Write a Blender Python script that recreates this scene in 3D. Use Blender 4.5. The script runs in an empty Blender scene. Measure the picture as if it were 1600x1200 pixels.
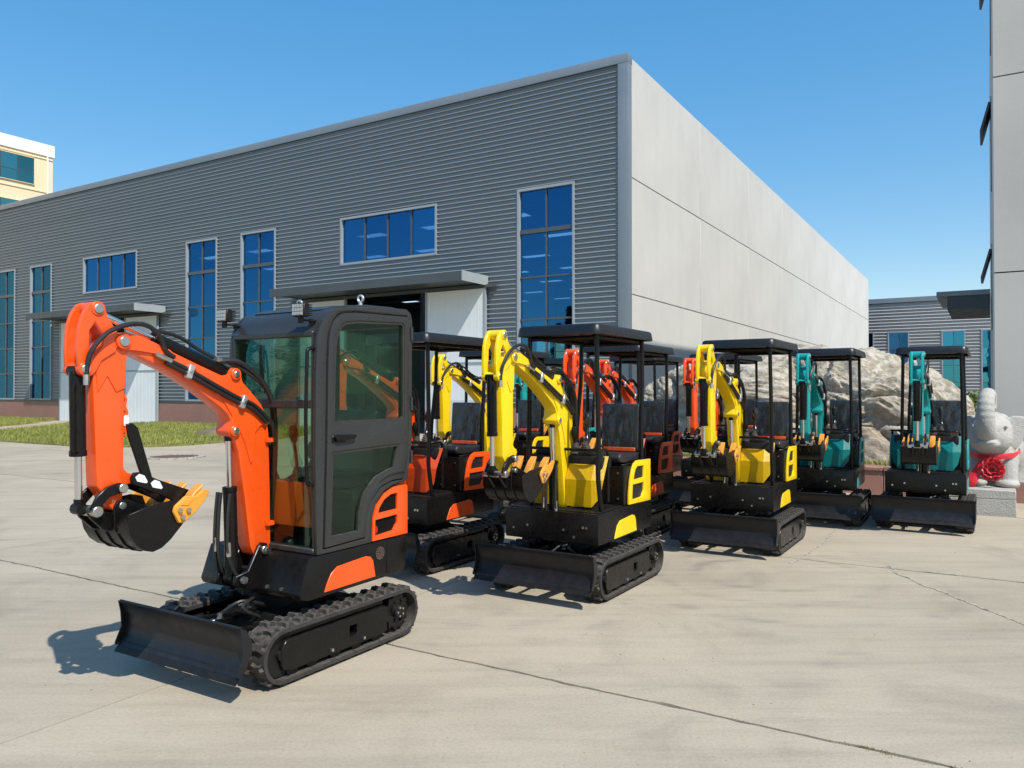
import bpy, bmesh, math, random
from mathutils import Vector, Matrix, noise
from mathutils.geometry import tessellate_polygon
R = math.radians
random.seed(7)
scene = bpy.context.scene
COL = scene.collection

# ------------------------------------------------------------------ camera, sky, sun, exposure
F_PX, HZ, CAM_H = 1219.0, 613.0, 1.6          # photo focal length and horizon row (1600x1200)
cam = bpy.data.cameras.new('camera'); cam_o = bpy.data.objects.new('camera', cam); COL.objects.link(cam_o)
cam.sensor_width = 36.0; cam.lens = F_PX / 1600 * 36.0; cam.clip_start = 0.05; cam.clip_end = 3000
cam_o.location = (0, 0, CAM_H); cam_o.rotation_euler = (math.pi / 2 + math.atan((HZ - 600) / F_PX), 0, 0)
scene.camera = cam_o

SUN_AZ, SUN_EL = R(147), R(51)
world = bpy.data.worlds.new('World'); scene.world = world; world.use_nodes = True
wn = world.node_tree
sky = wn.nodes.new('ShaderNodeTexSky'); sky.sky_type = 'NISHITA'; sky.sun_disc = False
sky.sun_elevation = SUN_EL; sky.sun_rotation = SUN_AZ; sky.air_density = 1.0; sky.dust_density = 0.5; sky.ozone_density = 1.2
# the phone camera's rendition of the sky: flatter and a little richer than the raw sky model, alike in every direction
sc1 = wn.nodes.new('ShaderNodeVectorMath'); sc1.operation = 'SCALE'; sc1.inputs['Scale'].default_value = 0.15
gm = wn.nodes.new('ShaderNodeGamma'); gm.inputs[1].default_value = 0.50
hs = wn.nodes.new('ShaderNodeHueSaturation'); hs.inputs['Saturation'].default_value = 2.15; hs.inputs['Value'].default_value = 1.0
sc2 = wn.nodes.new('ShaderNodeVectorMath'); sc2.operation = 'SCALE'; sc2.inputs['Scale'].default_value = 1 / 0.15
wn.links.new(sky.outputs[0], sc1.inputs[0]); wn.links.new(sc1.outputs[0], gm.inputs[0]); wn.links.new(gm.outputs[0], hs.inputs['Color']); wn.links.new(hs.outputs[0], sc2.inputs[0])
wn.links.new(sc2.outputs[0], wn.nodes['Background'].inputs[0]); wn.nodes['Background'].inputs[1].default_value = 0.13
sun = bpy.data.lights.new('sun', 'SUN'); sun.energy = 4.6; sun.angle = R(0.53); sun.color = (1.0, 0.95, 0.87)
sun_o = bpy.data.objects.new('sun', sun); COL.objects.link(sun_o)
sdir = Vector((math.sin(SUN_AZ) * math.cos(SUN_EL), math.cos(SUN_AZ) * math.cos(SUN_EL), math.sin(SUN_EL)))
sun_o.rotation_euler = (-sdir).to_track_quat('-Z', 'Y').to_euler(); sun_o.location = (20, -20, 40)
vs = scene.view_settings
vs.view_transform = 'Standard'; vs.look = 'None'; vs.gamma = 1.0; vs.exposure = 0.2; vs.use_curve_mapping = False
scene.cycles.max_bounces = 10; scene.cycles.transparent_max_bounces = 16
scene.cycles.sample_clamp_indirect = 6.0

# ------------------------------------------------------------------ frames of the place
TH = math.atan2(-0.5209, 0.8536)              # site axes: local x runs along the front facade, local y away from the camera
A = Vector((0.8536, -0.5209)); V = Vector((0.5209, 0.8536))
def gp(px, py, z=0.0):                        # ground point under a photo pixel, site axes (a, b)
    d = (CAM_H - z) * F_PX / (py - HZ); w = Vector(((px - 800) / F_PX * d, d)); return (w.dot(A), w.dot(V))
def on_b(px, b):                              # a on the plane b = const under photo column px
    r = (px - 800) / F_PX; d = b / (V.x * r + V.y); return (A.x * r + A.y) * d
def zy(py, a, b):                             # height of photo row py at the site point (a, b)
    return CAM_H + (HZ - py) / F_PX * (A.y * a + V.y * b)

# ------------------------------------------------------------------ materials
MATS = {}
def nodes(name):
    m = bpy.data.materials.new(name); m.use_nodes = True
    return m, m.node_tree, m.node_tree.nodes['Principled BSDF']
def L(t, a, b): t.links.new(a, b)
def noise_node(t, vec, scale, detail=4, rough=0.55):
    n = t.nodes.new('ShaderNodeTexNoise'); n.inputs['Scale'].default_value = scale
    n.inputs['Detail'].default_value = detail; n.inputs['Roughness'].default_value = rough
    if vec is not None: L(t, vec, n.inputs['Vector'])
    return n
def ramp(t, fac, stops):
    r = t.nodes.new('ShaderNodeValToRGB'); el = r.color_ramp.elements
    while len(el) < len(stops): el.new(0.5)
    for e, (p, c) in zip(el, stops):
        e.position = p; e.color = (c[0], c[1], c[2], 1) if not isinstance(c, (int, float)) else (c, c, c, 1)
    L(t, fac, r.inputs[0]); return r
def bump(t, h, bsdf, strength, dist):
    b = t.nodes.new('ShaderNodeBump'); b.inputs['Strength'].default_value = strength; b.inputs['Distance'].default_value = dist
    L(t, h, b.inputs['Height']); L(t, b.outputs[0], bsdf.inputs['Normal']); return b
def mixc(t, fac, a, b, mode='MIX'):
    m = t.nodes.new('ShaderNodeMix'); m.data_type = 'RGBA'; m.blend_type = mode
    for s, v in ((0, fac), (6, a), (7, b)):
        if hasattr(v, 'is_output'): L(t, v, m.inputs[s])
        elif s == 0: m.inputs[0].default_value = v
        else: m.inputs[s].default_value = (v[0], v[1], v[2], 1)
    return m.outputs[2]
def math_n(t, op, a, b=None, c=None):
    m = t.nodes.new('ShaderNodeMath'); m.operation = op
    for i, v in enumerate((a, b, c)):
        if v is None: continue
        if hasattr(v, 'is_output'): L(t, v, m.inputs[i])
        else: m.inputs[i].default_value = v
    return m.outputs[0]
def coords(t, scale=(1, 1, 1), kind='Object', rot=(0, 0, 0)):
    tc = t.nodes.new('ShaderNodeTexCoord'); mp = t.nodes.new('ShaderNodeMapping')
    mp.inputs['Scale'].default_value = scale; mp.inputs['Rotation'].default_value = rot
    L(t, tc.outputs[kind], mp.inputs[0]); return mp.outputs[0]
def wpos(t, scale=(1, 1, 1), rot=(0, 0, 0)):
    g = t.nodes.new('ShaderNodeNewGeometry'); mp = t.nodes.new('ShaderNodeMapping')
    mp.inputs['Scale'].default_value = scale; mp.inputs['Rotation'].default_value = rot
    L(t, g.outputs['Position'], mp.inputs[0]); return mp.outputs[0]

def plain(name, col, rough=0.5, metal=0.0, var=0.12, nscale=6, bmp=0.0, coat=0.0, spec=0.5, dust=0.0, rvar=0.12):
    m, t, b = nodes(name)
    v = coords(t)
    n = noise_node(t, v, nscale, 5)
    d = [max(0, c * (1 - var)) for c in col]; l = [min(1, c * (1 + var)) for c in col]
    c = ramp(t, n.outputs[0], [(0.3, d), (0.7, l)]).outputs[0]
    if dust:
        g = t.nodes.new('ShaderNodeNewGeometry'); sx = t.nodes.new('ShaderNodeSeparateXYZ'); L(t, g.outputs['Normal'], sx.inputs[0])
        n2 = noise_node(t, v, nscale * 3, 6, 0.7)
        up = math_n(t, 'MULTIPLY', math_n(t, 'MAXIMUM', sx.outputs[2], 0.15), ramp(t, n2.outputs[0], [(0.35, 0.0), (0.75, 1.0)]).outputs[0])
        c = mixc(t, math_n(t, 'MULTIPLY', up, dust), c, (0.30, 0.26, 0.21))
    L(t, c, b.inputs['Base Color'])
    n3 = noise_node(t, v, nscale * 4, 4)
    L(t, ramp(t, n3.outputs[0], [(0.3, max(0.02, rough - rvar)), (0.7, min(1, rough + rvar))]).outputs[0], b.inputs['Roughness'])
    b.inputs['Metallic'].default_value = metal; b.inputs['Coat Weight'].default_value = coat; b.inputs['Coat Roughness'].default_value = 0.12
    b.inputs['Specular IOR Level'].default_value = spec
    if bmp: bump(t, noise_node(t, v, nscale * 12, 3).outputs[0], b, bmp, 0.004)
    MATS[name] = m; return m

plain('orange', (0.86, 0.088, 0.006), 0.36, var=0.05, coat=0.25, bmp=0.05, dust=0.06)
plain('red_orange', (0.86, 0.082, 0.010), 0.38, var=0.05, coat=0.25, bmp=0.06, dust=0.08)
plain('yellow', (0.90, 0.60, 0.003), 0.38, var=0.04, coat=0.25, bmp=0.06, dust=0.08)
plain('teal', (0.0, 0.31, 0.30), 0.38, var=0.05, coat=0.25, bmp=0.06, dust=0.06)
plain('amber', (0.72, 0.30, 0.03), 0.45, var=0.1, dust=0.2)
plain('black_paint', (0.0055, 0.005, 0.005), 0.32, var=0.2, bmp=0.04, dust=0.025, spec=0.28)
plain('black_frame', (0.008, 0.008, 0.008), 0.5, var=0.3, dust=0.05, bmp=0.1, spec=0.28)
plain('blade_paint', (0.010, 0.010, 0.012), 0.36, var=0.3, dust=0.04, nscale=4, spec=0.35)
plain('canopy_black', (0.008, 0.0085, 0.010), 0.40, var=0.15, bmp=0.12, nscale=14)
plain('cab_grey', (0.028, 0.029, 0.029), 0.36, var=0.06, bmp=0.12, nscale=9)
plain('rubber', (0.024, 0.022, 0.021), 0.75, var=0.3, bmp=0.3, nscale=14, dust=0.45)
plain('hose', (0.014, 0.014, 0.014), 0.45, bmp=0.2, nscale=30)
plain('chrome', (0.75, 0.75, 0.76), 0.14, metal=1.0, var=0.04, rvar=0.05)
plain('steel', (0.55, 0.53, 0.48), 0.35, metal=1.0, var=0.15)
plain('zinc', (0.62, 0.62, 0.60), 0.4, metal=0.8, var=0.1)
plain('white_label', (0.75, 0.75, 0.74), 0.5, var=0.08)
plain('mesh_black', (0.010, 0.009, 0.009), 0.6, var=0.3)
plain('red_plastic', (0.6, 0.02, 0.02), 0.4)
plain('facade_trim', (0.21, 0.245, 0.275), 0.42, var=0.05, nscale=0.6, metal=0.2)
plain('window_trim', (0.30, 0.335, 0.36), 0.45, var=0.06, nscale=2)
plain('mullion', (0.075, 0.085, 0.095), 0.4, var=0.1)
plain('door_white', (0.70, 0.745, 0.76), 0.5, var=0.05, nscale=0.8, dust=0.05)
plain('dark_interior', (0.10, 0.10, 0.105), 0.8, var=0.2, nscale=0.3)
plain('canopy_metal', (0.065, 0.078, 0.083), 0.5, var=0.1, nscale=1)
plain('canopy_trim', (0.33, 0.37, 0.38), 0.5, var=0.07, nscale=1)
plain('cream', (0.82, 0.66, 0.42), 0.8, var=0.04, nscale=0.4)
plain('white_paint', (0.80, 0.80, 0.78), 0.7, var=0.04, nscale=0.5)
plain('soil', (0.16, 0.125, 0.08), 0.95, var=0.3, nscale=3, bmp=0.5)
plain('bark', (0.09, 0.065, 0.045), 0.9, var=0.3, bmp=0.6)
plain('amber_lens', (0.30, 0.25, 0.22), 0.12, var=0.5, nscale=60)
plain('interior_orange', (0.85, 0.10, 0.012), 0.4, var=0.05)
plain('rust', (0.12, 0.075, 0.055), 0.7, var=0.35, nscale=5, bmp=0.3)

def make_specials():
    # corrugated steel sheet
    m, t, b = nodes('cladding'); v = coords(t, (0.05, 0.05, 3)); n = noise_node(t, v, 1.5, 4)
    L(t, ramp(t, n.outputs[0], [(0.3, (0.180, 0.210, 0.230)), (0.7, (0.212, 0.242, 0.262))]).outputs[0], b.inputs['Base Color'])
    b.inputs['Roughness'].default_value = 0.4; b.inputs['Metallic'].default_value = 0.1; MATS['cladding'] = m
    m, t, b = nodes('cladding_light'); v = coords(t, (0.05, 0.05, 3)); n = noise_node(t, v, 1.5, 4)
    L(t, ramp(t, n.outputs[0], [(0.3, (0.33, 0.335, 0.335)), (0.7, (0.38, 0.385, 0.385))]).outputs[0], b.inputs['Base Color']); b.inputs['Roughness'].default_value = 0.45; MATS['cladding_light'] = m
    # light concrete wall panel
    def concrete(name, c0, c1, c2, tone=0.05):
        m, t, b = nodes(name); v = coords(t); n = noise_node(t, v, 0.35, 6, 0.6)
        c = ramp(t, n.outputs[0], [(0.3, c0), (0.55, c1), (0.75, c2)]).outputs[0]
        st = noise_node(t, coords(t, (0.7, 0.7, 0.06)), 1.2, 5, 0.65)
        c = mixc(t, 0.22, c, ramp(t, st.outputs[0], [(0.35, 0.80), (0.62, 1.0)]).outputs[0], 'MULTIPLY')
        oi = t.nodes.new('ShaderNodeObjectInfo')
        rr = ramp(t, oi.outputs['Random'], [(0.0, 1 - tone), (1.0, 1.0)]).outputs[0]
        c = mixc(t, 1.0, c, rr, 'MULTIPLY')
        L(t, c, b.inputs['Base Color']); b.inputs['Roughness'].default_value = 0.85
        bump(t, noise_node(t, v, 9, 6, 0.7).outputs[0], b, 0.25, 0.01); MATS[name] = m
    concrete('wall_concrete', (0.57, 0.56, 0.525), (0.62, 0.61, 0.57), (0.65, 0.64, 0.60))
    concrete('tower_concrete', (0.45, 0.435, 0.40), (0.50, 0.485, 0.45), (0.53, 0.515, 0.48))
    # pink granite plinth / planter
    m, t, b = nodes('granite_pink'); v = coords(t); n = noise_node(t, v, 90, 3, 0.7); n2 = noise_node(t, v, 1.3, 4)
    c = ramp(t, n.outputs[0], [(0.35, (0.20, 0.085, 0.065)), (0.5, (0.33, 0.165, 0.13)), (0.7, (0.42, 0.27, 0.225))]).outputs[0]
    c = mixc(t, 0.5, c, ramp(t, n2.outputs[0], [(0.3, 0.75), (0.7, 1.0)]).outputs[0], 'MULTIPLY')
    L(t, c, b.inputs['Base Color']); b.inputs['Roughness'].default_value = 0.55; MATS['granite_pink'] = m
    # grey granite for the statue
    m, t, b = nodes('granite_grey'); v = coords(t); n = noise_node(t, v, 120, 3, 0.7); n2 = noise_node(t, v, 5, 5)
    c = ramp(t, n.outputs[0], [(0.3, (0.27, 0.26, 0.24)), (0.5, (0.46, 0.445, 0.41)), (0.75, (0.56, 0.545, 0.51))]).outputs[0]
    c = mixc(t, 0.5, c, ramp(t, n2.outputs[0], [(0.3, 0.75), (0.65, 1.0)]).outputs[0], 'MULTIPLY')
    L(t, c, b.inputs['Base Color']); b.inputs['Roughness'].default_value = 0.8
    bump(t, math_n(t, 'ADD', noise_node(t, v, 60, 4).outputs[0], noise_node(t, v, 14, 6, 0.7).outputs[0]), b, 0.8, 0.012); MATS['granite_grey'] = m
    # banded boulder
    m, t, b = nodes('boulder_rock'); v = coords(t)
    w1 = noise_node(t, v, 0.75, 6, 0.6)
    vm = t.nodes.new('ShaderNodeVectorMath'); vm.operation = 'MULTIPLY_ADD'; vm.inputs[1].default_value = (1.6, 1.6, 1.6)
    L(t, w1.outputs['Color'], vm.inputs[0]); L(t, v, vm.inputs[2])
    wv = t.nodes.new('ShaderNodeTexWave'); wv.bands_direction = 'Z'; wv.inputs['Scale'].default_value = 1.5
    wv.inputs['Distortion'].default_value = 9.0; wv.inputs['Detail'].default_value = 8; wv.inputs['Detail Scale'].default_value = 1.6
    L(t, vm.outputs[0], wv.inputs['Vector'])
    c = ramp(t, wv.outputs['Fac'], [(0.0, (0.35, 0.305, 0.23)), (0.4, (0.43, 0.385, 0.30)), (0.7, (0.48, 0.435, 0.35)), (1.0, (0.54, 0.495, 0.415))]).outputs[0]
    n2 = noise_node(t, v, 0.8, 5); c = mixc(t, ramp(t, n2.outputs[0], [(0.50, 0.0), (0.72, 0.75)]).outputs[0], c, (0.40, 0.29, 0.19))
    n3 = noise_node(t, v, 9, 9, 0.78)
    c = mixc(t, 0.6, c, ramp(t, n3.outputs[0], [(0.36, 0.5), (0.55, 1.0)]).outputs[0], 'MULTIPLY')
    L(t, c, b.inputs['Base Color']); b.inputs['Roughness'].default_value = 0.92
    bump(t, math_n(t, 'ADD', math_n(t, 'MULTIPLY', wv.outputs['Fac'], 0.3), n3.outputs[0]), b, 0.8, 0.05); MATS['boulder_rock'] = m
    # yard concrete: brushed streaks, stains, tyre scuffs (world axes so slabs run on)
    m, t, b = nodes('yard_concrete'); v = wpos(t); vs_ = wpos(t, (0.22, 2.2, 1), (0, 0, R(8)))
    big = noise_node(t, v, 0.28, 5, 0.6); st = noise_node(t, vs_, 1.0, 8, 0.68); st2 = noise_node(t, wpos(t, (0.9, 9, 1), (0, 0, R(5))), 1.0, 6, 0.7)
    fine = noise_node(t, v, 55, 6, 0.75)
    c = ramp(t, big.outputs[0], [(0.3, (0.37, 0.32, 0.24)), (0.5, (0.43, 0.373, 0.284)), (0.72, (0.48, 0.414, 0.318))]).outputs[0]
    c = mixc(t, 0.5, c, ramp(t, st.outputs[0], [(0.34, 0.72), (0.5, 0.97), (0.62, 1.0)]).outputs[0], 'MULTIPLY')
    bl = noise_node(t, v, 0.9, 7, 0.68); bl.inputs['Distortion'].default_value = 0.6
    c = mixc(t, 0.7, c, ramp(t, bl.outputs[0], [(0.33, 0.74), (0.47, 0.96), (0.6, 1.0)]).outputs[0], 'MULTIPLY')
    c = mixc(t, 0.3, c, ramp(t, st2.outputs[0], [(0.36, 0.72), (0.52, 1.0)]).outputs[0], 'MULTIPLY')
    c = mixc(t, 0.5, c, ramp(t, fine.outputs[0], [(0.35, 0.70), (0.55, 1.0)]).outputs[0], 'MULTIPLY')
    sp = noise_node(t, v, 3.2, 8, 0.8)
    c = mixc(t, ramp(t, sp.outputs[0], [(0.66, 0.0), (0.74, 0.5)]).outputs[0], c, (0.25, 0.23, 0.20))
    oi = t.nodes.new('ShaderNodeObjectInfo')
    c = mixc(t, 1.0, c, ramp(t, oi.outputs['Random'], [(0.0, 0.95), (1.0, 1.03)]).outputs[0], 'MULTIPLY')
    # scuff arcs left by turning tracks
    sep = t.nodes.new('ShaderNodeSeparateXYZ'); g = t.nodes.new('ShaderNodeNewGeometry'); L(t, g.outputs['Position'], sep.inputs[0])
    wob = noise_node(t, v, 1.7, 4)
    for (cx, cy, rr, wd, amt) in ((2.25, 6.9, 0.62, 0.10, 0.65), (2.2, 6.85, 0.95, 0.10, 0.55), (2.3, 6.6, 1.3, 0.13, 0.45), (-0.35, 6.2, 1.25, 0.14, 0.5), (-0.2, 6.3, 0.95, 0.10, 0.6), (-5.3, 6.6, 1.9, 0.16, 0.35), (3.2, 3.2, 2.0, 0.2, 0.35)):
        dx = math_n(t, 'SUBTRACT', sep.outputs[0], cx); dy = math_n(t, 'SUBTRACT', sep.outputs[1], cy)
        d = math_n(t, 'SQRT', math_n(t, 'ADD', math_n(t, 'MULTIPLY', dx, dx), math_n(t, 'MULTIPLY', dy, dy)))
        d = math_n(t, 'ADD', d, math_n(t, 'MULTIPLY', math_n(t, 'SUBTRACT', wob.outputs[0], 0.5), 0.35))
        k = math_n(t, 'SUBTRACT', 1.0, math_n(t, 'DIVIDE', math_n(t, 'ABSOLUTE', math_n(t, 'SUBTRACT', d, rr)), wd))
        k = math_n(t, 'MULTIPLY', math_n(t, 'MAXIMUM', k, 0.0), amt)
        k = math_n(t, 'MULTIPLY', k, ramp(t, st2.outputs[0], [(0.42, 1.0), (0.6, 0.1)]).outputs[0])
        k = math_n(t, 'MULTIPLY', k, ramp(t, wob.outputs[0], [(0.42, 0.0), (0.6, 1.0)]).outputs[0])
        c = mixc(t, k, c, (0.17, 0.155, 0.14))
    L(t, c, b.inputs['Base Color']); b.inputs['Roughness'].default_value = 0.88; b.inputs['Specular IOR Level'].default_value = 0.3
    hh = math_n(t, 'ADD', math_n(t, 'MULTIPLY', st2.outputs[0], 0.5), fine.outputs[0]); bump(t, hh, b, 0.35, 0.012); MATS['yard_concrete'] = m
    # joint filler / earth under the slabs
    m, t, b = nodes('joint_earth'); v = wpos(t); n = noise_node(t, v, 14, 6, 0.7)
    L(t, ramp(t, n.outputs[0], [(0.3, (0.12, 0.10, 0.08)), (0.7, (0.34, 0.30, 0.24))]).outputs[0], b.inputs['Base Color']); b.inputs['Roughness'].default_value = 0.95; MATS['joint_earth'] = m
    m, t, b = nodes('crack_fill'); v = wpos(t); n = noise_node(t, v, 30, 6, 0.7)
    L(t, ramp(t, n.outputs[0], [(0.42, (0.16, 0.14, 0.11)), (0.55, (0.50, 0.46, 0.39))]).outputs[0], b.inputs['Base Color']); b.inputs['Roughness'].default_value = 0.95; MATS['crack_fill'] = m
    # grass and leaves
    def leafy(name, c0, c1, tr=0.25):
        m, t, b = nodes(name); v = wpos(t); n = noise_node(t, v, 1.1, 4); n2 = noise_node(t, v, 16, 2)
        f = math_n(t, 'ADD', math_n(t, 'MULTIPLY', n.outputs[0], 0.6), math_n(t, 'MULTIPLY', n2.outputs[0], 0.4))
        c = ramp(t, f, [(0.35, c0), (0.65, c1)]).outputs[0]
        L(t, c, b.inputs['Base Color']); b.inputs['Roughness'].default_value = 0.6
        tl = t.nodes.new('ShaderNodeBsdfTranslucent'); L(t, c, tl.inputs[0]); mx = t.nodes.new('ShaderNodeMixShader'); mx.inputs[0].default_value = tr
        L(t, b.outputs[0], mx.inputs[1]); L(t, tl.outputs[0], mx.inputs[2]); L(t, mx.outputs[0], t.nodes['Material Output'].inputs[0]); MATS[name] = m
    leafy('grass', (0.17, 0.21, 0.045), (0.42, 0.42, 0.10)); leafy('dry_weed', (0.16, 0.14, 0.06), (0.30, 0.27, 0.12)); leafy('shrub_leaf', (0.06, 0.10, 0.015), (0.20, 0.24, 0.04)); leafy('conifer_leaf', (0.02, 0.045, 0.018), (0.05, 0.09, 0.03), 0.1)
    m, t, b = nodes('lawn_ground'); v = wpos(t); n = noise_node(t, v, 1.5, 6, 0.7)
    L(t, ramp(t, n.outputs[0], [(0.35, (0.16, 0.14, 0.05)), (0.6, (0.20, 0.21, 0.06))]).outputs[0], b.inputs['Base Color']); b.inputs['Roughness'].default_value = 0.95; MATS['lawn_ground'] = m
    # glass
    def glass(name, tint, gloss, base, edge):
        m, t, b = nodes(name); t.nodes.remove(b)
        tr = t.nodes.new('ShaderNodeBsdfTransparent'); tr.inputs[0].default_value = (*tint, 1)
        gl = t.nodes.new('ShaderNodeBsdfGlossy'); gl.inputs[0].default_value = (*gloss, 1); gl.inputs['Roughness'].default_value = 0.015
        nz = noise_node(t, coords(t), 0.6, 2); bp = t.nodes.new('ShaderNodeBump'); bp.inputs['Strength'].default_value = 0.10; bp.inputs['Distance'].default_value = 0.05
        L(t, nz.outputs[0], bp.inputs['Height']); L(t, bp.outputs[0], gl.inputs['Normal'])
        lw = t.nodes.new('ShaderNodeLayerWeight'); lw.inputs[0].default_value = 0.35
        fac = math_n(t, 'ADD', base, math_n(t, 'MULTIPLY', lw.outputs['Fresnel'], edge))
        oi = t.nodes.new('ShaderNodeObjectInfo'); fac = math_n(t, 'MULTIPLY', fac, math_n(t, 'ADD', 0.72, math_n(t, 'MULTIPLY', oi.outputs['Random'], 0.56)))
        mx = t.nodes.new('ShaderNodeMixShader'); L(t, fac, mx.inputs[0]); L(t, tr.outputs[0], mx.inputs[1]); L(t, gl.outputs[0], mx.inputs[2])
        L(t, mx.outputs[0], t.nodes['Material Output'].inputs[0]); MATS[name] = m
    glass('blue_glass', (0.45, 0.64, 0.78), (0.08, 0.34, 0.66), 0.27, 0.35)
    glass('teal_glass', (0.2, 0.4, 0.5), (0.10, 0.52, 0.80), 0.45, 0.35)
    glass('cab_glass', (0.72, 0.85, 0.76), (0.85, 0.92, 0.95), 0.0, 0.10)
    glass('green_glass', (0.03, 0.10, 0.09), (0.25, 0.65, 0.62), 0.45, 0.4)
    m, t, b = nodes('skylight_panel'); t.nodes.remove(b); tl = t.nodes.new('ShaderNodeBsdfTranslucent'); tl.inputs[0].default_value = (0.75, 0.8, 0.82, 1)
    L(t, tl.outputs[0], t.nodes['Material Output'].inputs[0]); MATS['skylight_panel'] = m
    # black vinyl seat under clear wrinkled film
    m, t, b = nodes('seat_vinyl'); v = coords(t)
    b.inputs['Base Color'].default_value = (0.012, 0.012, 0.013, 1); b.inputs['Roughness'].default_value = 0.55
    b.inputs['Coat Weight'].default_value = 0.22; b.inputs['Coat Roughness'].default_value = 0.14
    nw = noise_node(t, coords(t, (1, 1.0, 0.45)), 7, 3, 0.6); nw.inputs['Distortion'].default_value = 1.2
    bp = t.nodes.new('ShaderNodeBump'); bp.inputs['Strength'].default_value = 0.5; bp.inputs['Distance'].default_value = 0.02
    L(t, nw.outputs[0], bp.inputs['Height']); L(t, bp.outputs[0], b.inputs['Coat Normal']); MATS['seat_vinyl'] = m
    m, t, b = nodes('plastic_film'); v = coords(t); t.nodes.remove(b)
    tr = t.nodes.new('ShaderNodeBsdfTransparent'); tr.inputs[0].default_value = (0.85, 0.85, 0.85, 1)
    gl = t.nodes.new('ShaderNodeBsdfGlossy'); gl.inputs['Roughness'].default_value = 0.2
    vo = noise_node(t, coords(t, (1, 1, .4)), 9, 2, 0.5); vo.inputs['Distortion'].default_value = 1.0
    bp = t.nodes.new('ShaderNodeBump'); bp.inputs['Strength'].default_value = 1.0; bp.inputs['Distance'].default_value = 0.02; L(t, vo.outputs[0], bp.inputs['Height']); L(t, bp.outputs[0], gl.inputs['Normal'])
    mx = t.nodes.new('ShaderNodeMixShader'); mx.inputs[0].default_value = 0.06; L(t, tr.outputs[0], mx.inputs[1]); L(t, gl.outputs[0], mx.inputs[2]); L(t, mx.outputs[0], t.nodes['Material Output'].inputs[0]); MATS['plastic_film'] = m
    # red satin ribbon
    m, t, b = nodes('red_satin'); v = coords(t); b.inputs['Base Color'].default_value = (0.62, 0.012, 0.022, 1); b.inputs['Roughness'].default_value = 0.32
    b.inputs['Sheen Weight'].default_value = 0.3; bump(t, noise_node(t, v, 25, 3).outputs[0], b, 0.3, 0.01); MATS['red_satin'] = m
make_specials()
def M(n): return MATS[n]

# ------------------------------------------------------------------ mesh helpers
def finish(bm, name, ang=38):
    bmesh.ops.recalc_face_normals(bm, faces=bm.faces)
    me = bpy.data.meshes.new(name); bm.to_mesh(me); bm.free()
    for p in me.polygons: p.use_smooth = True
    me.set_sharp_from_angle(angle=R(ang)); return me
def bevel(bm, w, seg=2, ang=30):
    es = [e for e in bm.edges if e.is_manifold and e.calc_face_angle(0) > R(ang)]
    if es: bmesh.ops.bevel(bm, geom=es, offset=w, segments=seg, affect='EDGES', profile=0.6, clamp_overlap=True)
def add(bm, other):
    me = bpy.data.meshes.new('tmp'); other.to_mesh(me); other.free(); bm.from_mesh(me); bpy.data.meshes.remove(me); return bm
def merge(*bms):
    b = bmesh.new()
    for o in bms: add(b, o)
    return b
def box(x0, x1, y0, y1, z0, z1, bv=0.0, seg=2):
    bm = bmesh.new(); bmesh.ops.create_cube(bm, size=1)
    for v in bm.verts: v.co = Vector(((x0 + x1) / 2 + v.co.x * (x1 - x0), (y0 + y1) / 2 + v.co.y * (y1 - y0), (z0 + z1) / 2 + v.co.z * (z1 - z0)))
    if bv: bevel(bm, bv, seg)
    return bm
def prism(pts, t0, t1, axis='y', holes=(), bv=0.0, seg=2):
    """outline extruded along an axis: 'y' pts=(x,z); 'x' pts=(y,z); 'z' pts=(x,y)"""
    bm = bmesh.new()
    def P(p, t): return {'y': (p[0], t, p[1]), 'x': (t, p[0], p[1]), 'z': (p[0], p[1], t)}[axis]
    loops = [pts] + list(holes)
    lo = [[bm.verts.new(P(p, t0)) for p in lp] for lp in loops]; hi = [[bm.verts.new(P(p, t1)) for p in lp] for lp in loops]
    for a, b in zip(lo, hi):
        n = len(a)
        for i in range(n): bm.faces.new((a[i], a[(i + 1) % n], b[(i + 1) % n], b[i]))
    if holes:
        tri = tessellate_polygon([[Vector((p[0], p[1], 0)) for p in lp] for lp in loops])
        fl = [v for lp in lo for v in lp]; fh = [v for lp in hi for v in lp]
        for a, b, c in tri:
            for s in (fl, fh):
                try: bm.faces.new((s[a], s[b], s[c]))
                except ValueError: pass
    else:
        bm.faces.new(lo[0]); bm.faces.new(hi[0])
    bmesh.ops.recalc_face_normals(bm, faces=bm.faces)
    if bv: bevel(bm, bv, seg)
    return bm
def cyl(p0, p1, r, seg=14, r2=None, bv=0.0):
    p0, p1 = Vector(p0), Vector(p1); d = p1 - p0
    bm = bmesh.new(); bmesh.ops.create_cone(bm, cap_ends=True, segments=seg, radius1=r, radius2=r if r2 is None else r2, depth=d.length)
    m = Matrix.Translation((p0 + p1) / 2) @ d.to_track_quat('Z', 'Y').to_matrix().to_4x4()
    bmesh.ops.transform(bm, matrix=m, verts=bm.verts)
    if bv: bevel(bm, bv, 1)
    return bm
def spline(pts, n=6):
    pts = [Vector(p) for p in pts]; out = []
    for i in range(len(pts) - 1):
        p0, p1, p2, p3 = pts[max(i - 1, 0)], pts[i], pts[i + 1], pts[min(i + 2, len(pts) - 1)]
        for k in range(n):
            t = k / n; out.append(0.5 * ((2 * p1) + (p2 - p0) * t + (2 * p0 - 5 * p1 + 4 * p2 - p3) * t * t + (3 * p1 - p0 - 3 * p2 + p3) * t ** 3))
    return out + [pts[-1]]
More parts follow.
